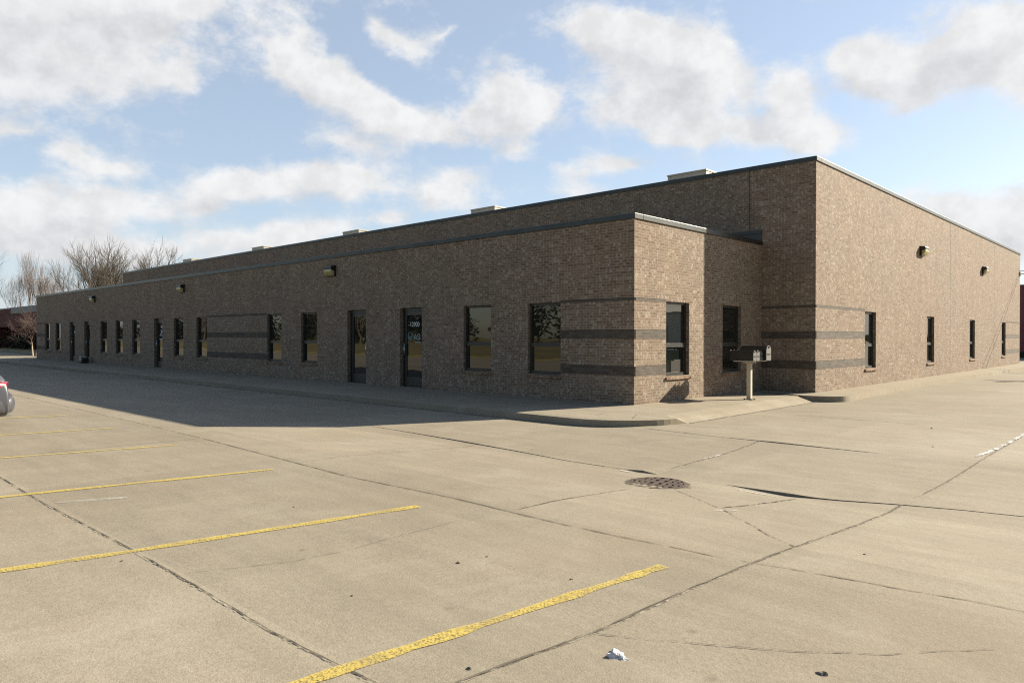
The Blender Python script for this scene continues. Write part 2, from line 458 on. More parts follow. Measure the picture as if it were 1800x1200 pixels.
tag(heave(3.8, 4.32, lambda x: -5.9, .8, tri(.55, .024)), kind='structure')
tag(heave(3.6, 5.9, lambda x: -2.29, .9, tri(.3, .012)), kind='structure')
tag(heave(-2.5, 3.8, lerp(Y61), .9, tri(.45, .012)), kind='structure')

# snow left in joints
sn = MB()
ribbon(sn, [(7.02,-1.7),(7.07,-.9),(7.1,.2),(7.1,2.2)], .06, .012, .02, .05)
ribbon(sn, [(5.9,-7.47),(6.02,-7.40),(6.1,-7.3)], .03, .006, .012, .03)
ribbon(sn, [(5.45,-6.07),(5.75,-6.13),(6.02,-6.16)], .022, .006, .006, .03)
ribbon(sn, [(3.8,-6.0),(4.05,-6.02)], .03, .008, .006, .03)
ribbon(sn, [(4.19,-4.5),(4.2,-3.9)], .03, .008, .01, .03)
ribbon(sn, [(-27.5,-2.76),(-22.5,-2.76)], .10, .012, .02, .1)
ribbon(sn, [(-45.5,-2.8),(-39,-2.8)], .09, .012, .02, .1)
tag(sn.build('snow_remnants', M['snowline'], recalc=False), kind='stuff', label='thin strips of old snow left in the pavement joints and along the kerb', cat='snow')

# ------------------------------------------------------------------ walk with kerb
W = MB()
# station: inner xy z, mid xy z, outer top xy z, outer bottom xy z
ST = []
for x in (-52, -40, -30, -20, -10, -5, -2, -.6): ST.append(((x,0,0),(x,-2.45,-.045),(x,-2.65,-.06),(x,-2.68,-.30)))
for i_ in range(15):
    ph = R(-90+80*i_/14); ox = .25+1.62*math.cos(ph); oy = -.98+1.66*math.sin(ph)
    ix = min(0, -.3+i_*.06); iy = max(0, (i_-7)*.10)
    v = Vector((ox-.25, oy+.98)).normalized()
    ST.append(((ix,iy,0),(ox-v.x*.18,oy-v.y*.18,-.045),(ox,oy,-.06),(ox+.02*v.x,oy+.02*v.y,-.30)))
for y, d in ((-.95,-.085),(-.5,-.10),(.6,-.11),(2.2,-.115),(3.6,-.115),(5.2,-.115),(5.75,-.115)):
    ST.append(((0,max(y,.9),0),(1.42,y,-.045),(1.72,y,d),(1.92,y,-.176)))
for a, b in zip(ST[:-1], ST[1:]):
    for k in range(3): W.poly([a[k], b[k], b[k+1], a[k+1]])
# wider walk along the tall end: full-height kerb whose end faces the lot
W.poly([(0,5.7,0),(0,6.63,0),(1.57,6.63,0),(1.45,5.76,-.02)])
OUT = [(1.45,5.80),(1.60,5.74),(1.85,5.76),(2.15,5.86),(2.40,6.05),(2.52,6.4),(2.50,7.2),(2.42,9),(2.35,12),(2.35,18),(2.5,25),(2.65,33),(2.75,46)]
INN = [(1.3,6.5),(1.3,6.6),(1.4,6.63),(1.5,6.64),(1.56,6.7),(1.56,6.9),(1.56,7.6),(1.56,9),(1.56,12),(1.56,18),(1.56,25),(1.56,33),(1.56,46)]
def catmull(P, k):
    o = []
    for i in range(len(P)-1):
        p0, p1, p2, p3 = (Vector(P[max(0, i-1)]), Vector(P[i]), Vector(P[i+1]), Vector(P[min(len(P)-1, i+2)]))
        for jj in range(k):
            t = jj/k
            o.append(tuple(.5*((2*p1)+(p2-p0)*t+(2*p0-5*p1+4*p2-p3)*t*t+(3*p1-p0-3*p2+p3)*t**3)))
    return o+[P[-1]]
OUT = catmull(OUT, 4); INN = [tuple(Vector(INN[i//4]).lerp(Vector(INN[min(len(INN)-1, i//4+1)]), (i % 4)/4)) for i in range(len(OUT))]
for i in range(len(OUT)-1):
    a, b = OUT[i], OUT[i+1]; c, d = INN[i], INN[i+1]
    W.poly([(c[0],c[1],.002),(d[0],d[1],.002),(b[0],b[1],-.02),(a[0],a[1],-.02)])
    W.poly([(a[0],a[1],-.02),(b[0],b[1],-.02),(b[0]+.02,b[1]-.02,-.22),(a[0]+.02,a[1]-.02,-.22)])
W.poly([(1.45,5.80,-.02),(1.3,6.5,.002),(1.2,6.55,-.2),(1.43,5.8,-.22)])
tag(W.build('sidewalk', M['walk']), kind='structure')
wj = MB()
def walkz(x, y): return -.045*(-y)/2.45 if y > -2.45 else -.045-.015*(-y-2.45)/.2
def wline(pts, w):
    for a, b in zip(pts[:-1], pts[1:]):
        d = (Vector(b[:2])-Vector(a[:2])).normalized(); nn = Vector((-d.y, d.x))*w/2
        wj.poly([(a[0]+nn.x,a[1]+nn.y,a[2]),(b[0]+nn.x,b[1]+nn.y,b[2]),(b[0]-nn.x,b[1]-nn.y,b[2]),(a[0]-nn.x,a[1]-nn.y,a[2])])
for x in [-48+3.05*i for i in range(16)]:
    wline([(x,-.02,.004),(x,-2.44,-.041)], .012)
wline([(.55,-2.52,-.05),(.38,-1.6,-.026)], .012); wline([(1.3,-2.0,-.04),(1.0,-1.35,-.02)], .014)
tag(wj.build('sidewalk_joints', M['crack'], recalc=False), kind='structure')
# small piece of lawn and kerb beside the far drive
il = MB()
il.prism([(-130,5.6),(-78,5.0),(-66,3.9),(-58,3.4),(-56,9.7),(-130,9.7)], 2, -.3, .02)
tag(il.build('lawn_strip', M['grass']), kind='structure')
kb = MB()
for a, b in (((-130,5.6),(-78,5.0)),((-78,5.0),(-66,3.9)),((-66,3.9),(-58,3.4))):
    d = (Vector(b)-Vector(a)).normalized(); nn = Vector((-d.y, d.x))*-.16
    kb.ring([[(a[0],a[1],-.3),(a[0],a[1],.05),(a[0]+nn.x,a[1]+nn.y,.05),(a[0]+nn.x,a[1]+nn.y,-.3)],[(b[0],b[1],-.3),(b[0],b[1],.05),(b[0]+nn.x,b[1]+nn.y,.05),(b[0]+nn.x,b[1]+nn.y,-.3)]])
tag(kb.build('kerb', M['walk']), kind='structure')

# ------------------------------------------------------------------ the office building
X1, Y1, H1, H2 = 1.567, 6.623, 4.36, 6.59
LX, LX2, YB = -49.5, -52.6, 38.43
WW, WS, WH = 1.09, .60, 2.41          # window width, sill, head
DW, DH = 1.06, 2.43
win_f = [-47.37, -44.98, -36.22, -33.74, -31.27, -25.88, -23.37, -16.92, -14.42, -5.71, -3.26]
door_f = [-42.0, -39.12, -28.30, -11.46, -8.60]
win_r = [1.36, 4.22]
win_t = [10.75, 18.05, 25.4, 33.0]
bld = tag(empty('office_building', (0, 0, 0)), 'long brown brick office building with a taller block rising behind its front wing', 'building')

def wall(mb, fn, L0, L1, z0, z1, ops, depth):
    """fn(u, z, d) -> point; ops = (u0,u1,z0,z1)"""
    us = sorted({L0, L1, *[o[0] for o in ops], *[o[1] for o in ops]})
    zs = sorted({z0, z1, *[o[2] for o in ops], *[o[3] for o in ops]})
    for a, b in zip(us[:-1], us[1:]):
        for c, d in zip(zs[:-1], zs[1:]):
            cu, cz = (a+b)/2, (c+d)/2
            if any(o[0] < cu < o[1] and o[2] < cz < o[3] for o in ops): continue
            mb.poly([fn(a,c,0), fn(b,c,0), fn(b,d,0), fn(a,d,0)])
    for o in ops:
        u0, u1, a, b = o
        mb.poly([fn(u0,a,0), fn(u0,b,0), fn(u0,b,depth), fn(u0,a,depth)])
        mb.poly([fn(u1,a,0), fn(u1,a,depth), fn(u1,b,depth), fn(u1,b,0)])
        mb.poly([fn(u0,b,0), fn(u1,b,0), fn(u1,b,depth), fn(u0,b,depth)])
        mb.poly([fn(u0,a,0), fn(u0,a,depth), fn(u1,a,depth), fn(u1,a,0)])
        mb.poly([fn(u0,a,depth), fn(u1,a,depth), fn(u1,b,depth), fn(u0,b,depth)], 1)

lo = MB()
ops = [(x, x+WW, WS, WH) for x in win_f] + [(x, x+DW, .02, DH) for x in door_f]
wall(lo, lambda u, z, d: (u, d, z), LX, 0, -.4, H1-.10, ops, .26)
wall(lo, lambda u, z, d: (-d, u, z), 0, Y1, -.4, H1-.10, [(y, y+WW, WS, WH) for y in win_r], .26)
wall(lo, lambda u, z, d: (LX+d, u, z), 0, Y1, -.4, H1-.10, [], .26)
lo.poly([(LX+.3,.3,H1-.1),(-.3,.3,H1-.1),(-.3,.3,3.9),(LX+.3,.3,3.9)])
lo.poly([(-.3,.3,H1-.1),(-.3,Y1,H1-.1),(-.3,Y1,3.9),(-.3,.3,3.9)])
lo.poly([(LX+.3,.3,H1-.1),(LX+.3,Y1,H1-.1),(LX+.3,Y1,3.9),(LX+.3,.3,3.9)])
lo.build('wall', [M['brick'], M['dark']], bld, recalc=False)
hi = MB()
wall(hi, lambda u, z, d: (u, Y1+d, z), LX2, X1, -.4, H2-.10, [], .26)
wall(hi, lambda u, z, d: (X1-d, u, z), Y1, YB, -.4, H2-.10, [(y, y+WW, WS-.05, WH-.03) for y in win_t], .26)
wall(hi, lambda u, z, d: (LX2+d, u, z), Y1, YB, -.4, H2-.10, [], .26)
wall(hi, lambda u, z, d: (u, YB-d, z), LX2, X1, -.4, H2-.10, [], .26)
hi.poly([(LX2+.3,Y1+.3,H2-.1),(X1-.3,Y1+.3,H2-.1),(X1-.3,Y1+.3,6.0),(LX2+.3,Y1+.3,6.0)])
hi.poly([(X1-.3,Y1+.3,H2-.1),(X1-.3,YB,H2-.1),(X1-.3,YB,6.0),(X1-.3,Y1+.3,6.0)])
hi.build('wall', [M['brick'], M['dark']], bld, recalc=False)
rf = MB()
rf.poly([(LX+.3,.3,3.92),(-.3,.3,3.92),(-.3,Y1,3.92),(LX+.3,Y1,3.92)])
rf.poly([(LX2+.3,Y1+.3,6.05),(X1-.3,Y1+.3,6.05),(X1-.3,YB,6.05),(LX2+.3,YB,6.05)])
rf.build('roof', M['roof'], bld)

def coping(name, segs):
    m = MB()
    for s in segs: m.box(*s)
    return m.build(name, M['coping'], bld, bevel=.008)
coping('coping', [(LX-.03, .03, -.03, .33, H1-.115, H1+.012), (-.33, .03, .332, Y1-.002, H1-.115, H1+.012), (LX-.03, LX+.33, .332, Y1-.002, H1-.115, H1+.012)])
coping('coping', [(LX2-.03, X1+.03, Y1-.03, Y1+.33, H2-.115, H2+.012), (X1-.33, X1+.03, Y1+.332, YB+.03, H2-.115, H2+.012),
                  (LX2-.03, LX2+.33, Y1+.332, YB+.03, H2-.115, H2+.012)])
# dark metal flashing where the tall wall rises above the low roof
fl = MB()
fl.box(LX2+4, -.002, Y1-.02, Y1-.001, 3.93, 4.66); fl.box(LX2+4, .012, Y1-.055, Y1-.021, 4.60, 4.69)
fl.build('flashing', M['bronze'], bld)
# dark accent bands, three courses each, a few mm proud, topped by a dark strip painted as a shadow line
def band_front(x0, x1, y=0.0):
    m = MB(); e = .004
    m.box(x0, x1, y-e, y+.05, 1.51, 1.71); m.box(x0, x1, y-e, y+.05, .655, .865); m.box(x0, x1, y-e, y+.05, 2.385, 2.445)
    for z in (1.712, .867, 2.447): m.box(x0, x1, y-.0015, y+.02, z, z+.011, 1)
    return m
def band_side(y0, y1, x=0.0):
    m = MB(); e = .004
    m.box(x-.05, x+e, y0, y1, 1.51, 1.71); m.box(x-.05, x+e, y0, y1, .655, .865); m.box(x-.05, x+e, y0, y1, 2.385, 2.445)
    for z in (1.712, .867, 2.447): m.box(x-.02, x+.006, y0, y1, z, z+.013, 1)
    return m
for m in (band_front(win_f[-1]+WW+.002, .004), band_front(win_f[6]+WW+.002, win_f[7]-.002), band_front(LX, win_f[0]-.002),
          band_front(.002, X1+.004, Y1), band_side(.004, win_r[0]-.002, 0), band_side(Y1+.004, win_t[0]-.002, X1), band_side(win_t[3]+WW+.002, YB, X1)):
    m.build('brick_band', [M['band'], M['joint_and_shade']], bld)
for bx in ((-.39, -.375, Y1-.003, Y1+.01, 4.7, H2-.12), (-24.2, -24.185, Y1-.003, Y1+.01, 4.7, H2-.12), (X1-.01, X1+.0025, 21.7, 21.716, 0, H2-.12), (X1-.01, X1+.0025, 30.9, 30.916, 0, H2-.12)):
    MB().box(*bx).build('control_joint', M['joint_and_shade'], bld)

# windows: local x along the wall, -y outwards
def make_window():
    f = MB(); h = WH-WS; a, b = .085, .145; t = .055; zm = .70
    f.box(.003, t, a, b, .003, h-.003); f.box(WW-t, WW-.003, a, b, .003, h-.003)
    f.box(t+.001, WW-t-.001, a, b, h-t, h-.003); f.box(t+.001, WW-t-.001, a-.01, b, .003, t+.02)
    f.box(t+.001, WW-t-.001, a-.008, b, zm, zm+.055); f.box(t+.001, WW-t-.001, a-.001, b, zm+.056, zm+.105)
    f.box(t+.001, t+.035, a+.02, b, t+.021, zm-.001); f.box(WW-t-.035, WW-t-.001, a+.02, b, t+.021, zm-.001)
    w = f.build('window', M['bronze'])
    g2 = MB()
    g2.box(t, WW-t, b-.02, b-.012, t+.01, zm+.01); g2.box(t, WW-t, b-.03, b-.022, zm+.1, h-t+.005)
    g2.build('glass', M['glass'], w)
    s = MB()
    s.prism([(-.045,-.085),(-.045,-.03),(.10,.0025),(.10,-.085)], 0, -.03, WW+.03)
    s.build('sill', M['sillbrick'], w)
    return w
w0 = make_window(); used = [False]
def place_window(loc, rz):
    o = w0 if not used[0] else copy_tree(w0)
    used[0] = True
    o.parent = bld; o.location = loc; o.rotation_euler = (0, 0, rz)
    return o
for x in win_f: place_window((x, 0, WS), 0)
for y in win_r: place_window((0, y, WS), R(90))
for y in win_t: place_window((X1, y, WS-.05), R(90))

def text_mesh(body, size, shear=0, space=1.0):
    c = bpy.data.curves.new('lettering', 'FONT'); c.body = body; c.size = size; c.extrude = .001; c.align_x = 'CENTER'; c.shear = shear; c.space_character = space
    o = bpy.data.objects.new('lettering_curve', c); col.objects.link(o)
    bpy.context.view_layer.update()
    me = bpy.data.meshes.new_from_object(o.evaluated_get(bpy.context.evaluated_depsgraph_get()))
    bpy.data.objects.remove(o); return me
def place_text(body, size, mat, parent, x, z, y, **k):
    me = text_mesh(body, size, **k); me.materials.clear(); me.materials.append(mat)
    o = bpy.data.objects.new('lettering', me); col.objects.link(o)
    o.parent = parent; o.location = (x, y, z); o.rotation_euler = (R(90), 0, 0)
    return o
def make_door(handle_left=True):
    f = MB(); a, b = .12, .18; t = .05; h = DH-.02
    f.box(.003, t, a, b, 0, h-.003); f.box(DW-t, DW-.003, a, b, 0, h-.003); f.box(t+.001, DW-t-.001, a, b, h-.10, h-.003)
    f.box(t+.001, DW-t-.001, .02, b, -.015, .012)                       # threshold
    f.box(t+.008, t+.12, a+.012, b, .016, h-.106); f.box(DW-t-.12, DW-t-.008, a+.012, b, .016, h-.106)   # stiles
    f.box(t+.121, DW-t-.121, a+.012, b, h-.22, h-.106); f.box(t+.121, DW-t-.121, a+.012, b, .016, .30)   # rails
    d = f.build('door', M['bronze'])
    g2 = MB(); g2.box(t+.115, DW-t-.115, b-.03, b-.02, .29, h-.21); g2.build('glass', M['glass'], d)
    k = MB(); hx = t+.06 if handle_left else DW-t-.06
    k.tube([(hx, a-.045, .95), (hx, a-.045, 1.32)], .016, 8); k.tube([(hx, a+.015, 1.0), (hx, a-.045, 1.0)], .01, 6); k.tube([(hx, a+.015, 1.27), (hx, a-.045, 1.27)], .01, 6)
    k.build('handle', M['chrome'], d, smooth=True)
    return d
doors = []
dL = make_door(True); dR = make_door(False)
uL = uR = False
for i, x in enumerate(door_f):
    if i in (3,): o = dR if not uR else copy_tree(dR); uR = True
    else: o = dL if not uL else copy_tree(dL); uL = True
    o.parent = bld; o.location = (x, 0, .02); doors.append(o)
GY = .146
place_text('12900', .20, M['white'], doors[4], .53, 1.84, GY, space=.92)
lg = MB()       # teal emblem beside the letters
def arc(cx, cz, r, a0, a1, w, n=14):
    P = [(cx+r*math.cos(R(a0+(a1-a0)*i/n)), cz+r*math.sin(R(a0+(a1-a0)*i/n))) for i in range(n+1)]
    Q = [(cx+(r-w)*math.cos(R(a0+(a1-a0)*i/n)), cz+(r-w)*math.sin(R(a0+(a1-a0)*i/n))) for i in range(n+1)]
    for i in range(n): lg.poly([(P[i][0],GY,P[i][1]),(P[i+1][0],GY,P[i+1][1]),(Q[i+1][0],GY,Q[i+1][1]),(Q[i][0],GY,Q[i][1])])
arc(.315, 1.545, .125, 20, 330, .038); arc(.315, 1.545, .06, 180, 380, .03)
lg.poly([(.24,GY,1.64),(.42,GY,1.67),(.42,GY,1.645),(.26,GY,1.615)])
lg.poly([(.32,GY,1.55),(.44,GY,1.55),(.44,GY,1.52),(.32,GY,1.52)])
lg.build('emblem', M['teal'], doors[4], recalc=False)
place_text('ASI', .27, M['greyv'], doors[4], .65, 1.43, GY, space=.85)
ul = MB(); ul.box(.55, .82, GY-.001, GY+.001, 1.345, 1.375); ul.build('caption_line', M['greyv'], doors[4])
# far doors: small worn vinyl marks that cannot be read
def marks(d, rects, mat):
    m = MB()
    for (x0, x1, z0, z1, sk) in rects: m.poly([(x0,GY,z0),(x1,GY,z0),(x1+sk,GY,z1),(x0+sk,GY,z1)])
    m.build('vinyl_mark', mat, d, recalc=False)
marks(doors[2], [(.50,.74,1.92,2.06,0), (.34,.80,1.55,1.60,.0), (.40,.56,1.62,1.80,.16), (.40,.80,1.80,1.84,0), (.32,.80,1.36,1.43,0)], M['bluev'])
marks(doors[0], [(.55,.78,1.98,2.10,0), (.42,.78,1.70,1.86,0), (.50,.78,1.58,1.63,0)], M['bluev'])
marks(doors[1], [(.52,.80,1.96,2.10,0)], M['white'])

# ------------------------------------------------------------------ wall lights
def make_light():
    t = empty('wall_light')
    b = MB()
    b.prism([(0,-.19),(-.07,-.19),(-.07,.0),(-.21,.06),(-.21,.12),(-.19,.16),(0,.19)], 0, -.24, .24)
    b.build('housing', M['black'], t, bevel=.012)
    l = MB()
    l.prism([(-.071,-.165),(-.15,-.13),(-.205,-.03),(-.205,.055),(-.071,-.001)], 0, -.225, .225)
    l.build('lens', M['lens'], t, bevel=.01)
    return t
lt = make_light(); first = True
LIGHTS = [((-12.38,0,3.80), 0, 'dark box light with yellowed lens on the shaded wall, left of the numbered door'),
          ((-24.85,0,3.76), 0, 'dark box light on the shaded wall, above the windows left of the striped panel'),
          ((-37.3,0,3.70), 0, 'small dark box light near the far left end of the shaded brick wall'),
          ((X1,17.2,4.86), R(90), 'black hooded light on the sunlit brick wall, the larger one nearer the tall corner'),
          ((X1,28.2,4.86), R(90), 'black hooded light on the sunlit brick wall, the one farther back towards the maroon building')]
for loc, rz, lab in LIGHTS:
    o = lt if first else copy_tree(lt); first = False
    o.location = loc; o.rotation_euler = (0, 0, rz)
    tag(o, lab, 'wall light', 'lights on the brick walls')
cam_ = empty('vent_pipe', (-40.3, 0, 3.75))
v_ = MB(); v_.tube([(0,.02,0),(0,-.10,0),(0,-.15,-.05),(0,-.15,-.14)], [.045,.045,.045,.05], 8); v_.build('elbow', M['galv'], cam_, smooth=True)
v_ = MB(); v_.tube([(0,.01,0),(0,-.012,0)], .09, 10); v_.build('flange', M['galv'], cam_)
tag(cam_, 'small pale pipe elbow on the shaded wall left of the farthest box light', 'vent')

# ------------------------------------------------------------------ rooftop units
def make_unit():
    t = empty('rooftop_unit')
    b = MB(); b.box(-.78, .78, 0, 1.5, .25, 1.5); b.build('cabinet', M['unit'], t, bevel=.015)
    c = MB(); c.box(-.80, .80, -.02, 1.52, 1.50, 1.56); c.build('lid', M['unit'], t, bevel=.01)
    c = MB(); c.box(-.72, .72, .05, 1.45, 0, .249); c.build('curb', M['roof'], t)
    l = MB()
    for i in range(8): l.box(.781, .80, .15, 1.3, .45+i*.11, .50+i*.11)
    l.build('louvre', M['unit'], t)
    return t
un = make_unit(); first = True
for x, lab in ((-4.15,'beige metal rooftop unit nearest the tall corner, the largest seen above the parapet'), (-14.72,'beige rooftop unit above the parapet, second from the tall corner'),
               (-25.36,'beige rooftop unit in the middle of the roof line, third from the tall corner'), (-36.15,'small beige rooftop unit, fourth along the roof from the tall corner'), (-47.4,'smallest rooftop unit, at the far left end of the upper roof by the bare trees')):
    o = un if first else copy_tree(un); first = False
    o.location = (x, 9.5, 5.95); tag(o, lab, 'rooftop unit', 'beige units on the upper roof')

# ------------------------------------------------------------------ mailboxes
MBX, MBY, MBZ = 1.05, 3.62, -.04
st = tag(empty('mailbox_stand', (MBX, MBY, MBZ)), 'cream square post with a flat metal shelf holding black mailboxes on the corner apron', 'mailbox stand')
m = MB(); m.box(-.055, .055, -.055, .055, .012, .975); m.build('post', M['cream'], st, bevel=.01)
m = MB(); m.box(-.13, .13, -.13, .13, 0, .012); [m.box(sx*.09-.015, sx*.09+.015, sy*.09-.015, sy*.09+.015, .0121, .035) for sx in (-1,1) for sy in (-1,1)]
m.build('base_plate', M['rust'], st)
m = MB(); m.box(-.23, .25, -.42, .42, .976, 1.002); m.build('shelf', M['galv'], st, bevel=.004)
m = MB(); m.box(-.16, .16, -.02, .02, .93, .975); m.box(-.02, .02, -.2, .2, .93, .975); m.build('bracket', M['galv'], st)
def make_mailbox(L, w, h):
    t = empty('mailbox')
    n = 10
    prof = [(-w/2, 0)]+[(-w/2*math.cos(math.pi*i/n), h-w/2+w/2*math.sin(math.pi*i/n)) for i in range(n+1)]+[(w/2, 0)]
    b = MB(); b.prism(prof, 0, -L/2, L/2-.012); b.build('body', M['black'], t, bevel=.004)
    d = MB(); pr = [(p[0]*1.04, p[1]*1.02+(-.004 if p[1] == 0 else 0)) for p in prof]; d.prism(pr, 0, L/2-.010, L/2+.006)
    dd = d.build('door', M['mbdoor'], t, bevel=.003)
    k = MB(); k.box(L/2+.007, L/2+.03, -.012, .012, h*.86, h*.97); k.build('latch', M['black'], dd)
    k = MB(); k.box(L/2+.007, L/2+.012, -w*.33, w*.33, h*.38, h*.46); k.build('handle', M['black'], dd)
    f = MB(); f.box(L/2-.20, L/2-.04, -w/2-.012, -w/2-.004, h*.62, h*.70); f.box(L/2-.22, L/2-.20, -w/2-.012, -w/2-.004, h*.55, h*.78)
    f.build('flag', M['black'], t)
    r = MB(); r.tube([(-L/2-.002, 0, h*.97), (-L/2-.03, 0, h*.99)], .014, 6); r.build('rear_knob', M['chrome'], t)
    return t
sb = make_mailbox(.62, .165, .255); MZ = MBZ+1.0025
for i, (dy, lab) in enumerate(((-.30,'small black mailbox with grey door, nearest the lot in the row of three'), (-.115,'small black mailbox with grey door, middle of the row of three'), (.07,'small black mailbox with grey door, farthest of the three and next to the big one'))):
    o = sb if i == 0 else copy_tree(sb)
    o.location = (MBX-.03, MBY+dy, MZ); tag(o, lab, 'mailbox', 'small mailboxes on the shelf')
bb = make_mailbox(.70, .26, .37); bb.location = (MBX+.02, MBY+.29, MZ)
tag(bb, 'large black mailbox with a pale rounded door, tallest on the shelf', 'mailbox')

# ------------------------------------------------------------------ drain
DX, DY = 4.70, -6.50; dz = zg(DY)
dr = tag(empty('drain_grate', (DX, DY, dz)), 'round rusty iron drain grate sunk in the broken concrete', 'drain')
m = MB(); n = 40
def circ(r, z): return [(r*math.cos(2*math.pi*i/n), r*math.sin(2*math.pi*i/n), z) for i in range(n)]
m.ring([circ(.36, -.05), circ(.36, .012), circ(.325, .014), circ(.320, -.03)], True, False); m.build('frame', M['rust'], dr)
m = MB(); m.poly(circ(.325, .006)); m.build('pit_shade', M['pit_shade'], dr, recalc=False)  # flat black disc under the bars, painted as the shade in the drain
gr = MB()
cs, sn_ = math.cos(R(45)), math.sin(R(45))
def gpoly(pts, z0=.007, z1=.016):
    gr.ring([[(x, y, z0) for x, y in pts], [(x, y, z1) for x, y in pts]])
def gbar(x0, y0, x1, y1, w):
    d = Vector((x1-x0, y1-y0)).normalized(); nn = Vector((-d.y, d.x))*w/2
    gpoly([(x0+nn.x,y0+nn.y),(x1+nn.x,y1+nn.y),(x1-nn.x,y1-nn.y),(x0-nn.x,y0-nn.y)])
gbar(-.317, 0, .317, 0, .06)
gbar(0, .0301, 0, .317, .06); gbar(0, -.0301, 0, -.317, .06)
for k in range(1, 4):
    o_ = .03+k*.078; e = math.sqrt(max(0, .312**2-o_**2))
    for sx in (-1, 1):
        for sy in (-1, 1):
            gbar(sx*o_, sy*.0305, sx*o_, sy*(e), .042)
for sx in (-1, 1):
    for sy in (-1, 1):
        gpoly([(sx*.0305, sy*.15), (sx*.26, sy*.15), (sx*.26, sy*.17), (sx*.0305, sy*.17)], .007, .0145)
gg = gr.build('grating', M['rust'], dr); gg.rotation_euler = (0, 0, R(8))
m = MB(); o1 = []; i1 = []
for i in range(52):
    a = i*2*math.pi/52; r = .40+random.uniform(-.02, .045)
    o1.append((r*math.cos(a), r*math.sin(a), .0035+zg(DY+r*math.sin(a))-dz)); i1.append((.355*math.cos(a), .355*math.sin(a), .0035+zg(DY+.355*math.sin(a))-dz))
m.ring([o1, i1], True, False)
m.build('broken_edge', M['crack'], dr, recalc=False)
dr.scale = (.93, .93, 1)

# ------------------------------------------------------------------ loose bits on the concrete
def blob(name, loc, s, mat, seed, flat=.6, sub=2, rough=.35):
    bm = bmesh.new(); bmesh.ops.create_icosphere(bm, subdivisions=sub, radius=1)
    rn = random.Random(seed); k = [Vector((rn.uniform(-1,1), rn.uniform(-1,1), rn.uniform(-1,1))) for _ in range(7)]
    for v in bm.verts:
        d = v.co.normalized(); f = 1+rough*sum(math.sin(3.1*d.dot(q)+i) for i, q in enumerate(k))/3
        f *= 1+rn.uniform(-rough, rough)*.4
        v.co = Vector((d.x*f*s, d.y*f*s*.8, max(-.2, d.z*f)*s*flat))
    me = bpy.data.meshes.new(name); bm.to_mesh(me); bm.free(); me.materials.append(mat)
    o = bpy.data.objects.new(name, me); col.objects.link(o); o.location = (loc[0], loc[1], zg(loc[1])+s*.08); return o
tag(blob('paper_scrap', (7.22,-10.89), .042, M['scrap'], 3, .5, 3, .8), 'crumpled white scrap of paper lying on the concrete in front', 'litter')
for (x, y, s, lab) in ((8.03,-10.35,.032,'dark pebble nearest the bottom right of the lot, larger than the other stones'), (3.77,-12.06,.016,'dark crumb of dirt beside a yellow stall line at left'),
                  (5.50,-10.41,.022,'dark pebble between the two nearest yellow lines'), (6.78,-11.5,.02,'pebble by the long joint just right of the nearest yellow line'),
                  (6.30,-10.12,.016,'flat pebble lying on the nearest yellow line'), (3.12,-10.34,.015,'tiny dark stone between the second and third yellow lines'),
                  (5.53,-11.32,.013,'speck of dark gravel in the stall in front, below the larger pebble'), (5.54,-10.16,.014,'small dark stone just behind the pebble between the nearest yellow lines'),
                  (7.5,-8.08,.013,'speck of gravel on the slab right of the forked crack'), (5.68,1.49,.03,'brown clod on the open drive before the sunlit wall'), (6.3,-1.07,.022,'clod on the drive left of the snowy joint')):
    tag(blob('pebble', (x, y), s*.75, M['stone'], int(x*100), .6), lab, 'stone', 'stones on the concrete')
pk = tag(empty('doorstop_bundle', (-37.75, -.42, -.005)), 'dark squat bundle with a pale top beside a far door', 'bundle')
m = MB(); m.box(-.3, .3, -.2, .2, 0, .26); m.build('case', M['black'], pk, bevel=.05)
m = MB(); m.box(-.3, .02, -.17, .17, .262, .40); m.build('wrap', M['galv'], pk, bevel=.06)

# ------------------------------------------------------------------ parked car (only its tail is in view)
CX, CY = -6.22, -10.73
car = tag(empty('parked_car', (CX, CY, zg(-12))), 'lavender silver car with red tail lamps, only its rear showing at the left edge', 'car')
ST_ = [(.03,.36,.45,.55,.46,.54,.55,.46,.58),(-.015,.30,.62,.70,.46,.70,.57,.60,.61),(-.08,.25,.74,.82,.46,.82,.60,.72,.64),(-.11,.22,.80,.865,.48,.85,.64,.74,.67),
       (-.115,.21,.80,.87,.50,.85,.74,.72,.82),(-.15,.20,.80,.87,.50,.845,.88,.70,.95),(-.5,.20,.80,.875,.52,.845,.93,.70,1.01),(-.8,.20,.80,.875,.52,.845,.96,.69,1.09),(-1.35,.20,.80,.875,.52,.85,.96,.60,1.37),(-1.9,.20,.80,.875,.52,.85,.96,.60,1.43),
       (-2.5,.20,.80,.875,.52,.85,.95,.60,1.40),(-3.15,.20,.80,.875,.52,.845,.93,.68,1.02),(-3.8,.20,.80,.87,.52,.83,.84,.66,.90),(-4.2,.21,.76,.84,.50,.79,.70,.62,.77),(-4.42,.25,.66,.74,.48,.68,.60,.54,.66),(-4.50,.34,.45,.52,.46,.50,.55,.42,.58)]
rings = []
for (y, zb, wb, wm, zm, wl, zl, wt, zt) in ST_:
    h = [(0, zb), (wb*.6, zb), (wb, zb+.02), (wm, zm-.12), (wm, zm), (wl, zl), (wt, zt), (wt*.55, zt+.025), (0, zt+.03)]
    full = h + [(-a, b) for a, b in reversed(h[1:-1])]
    rings.append([(a, y, b) for a, b in full])
m = MB(); m.ring(rings); body = m.build('body', M['paint'], car, smooth=True)
sd = body.modifiers.new('sub', 'SUBSURF'); sd.levels = 2; sd.render_levels = 2
m = MB()
pr = [(.0,.055),(.60,.045),(.76,.01),(.845,-.08),(.880,-.22),(.885,-.45)]
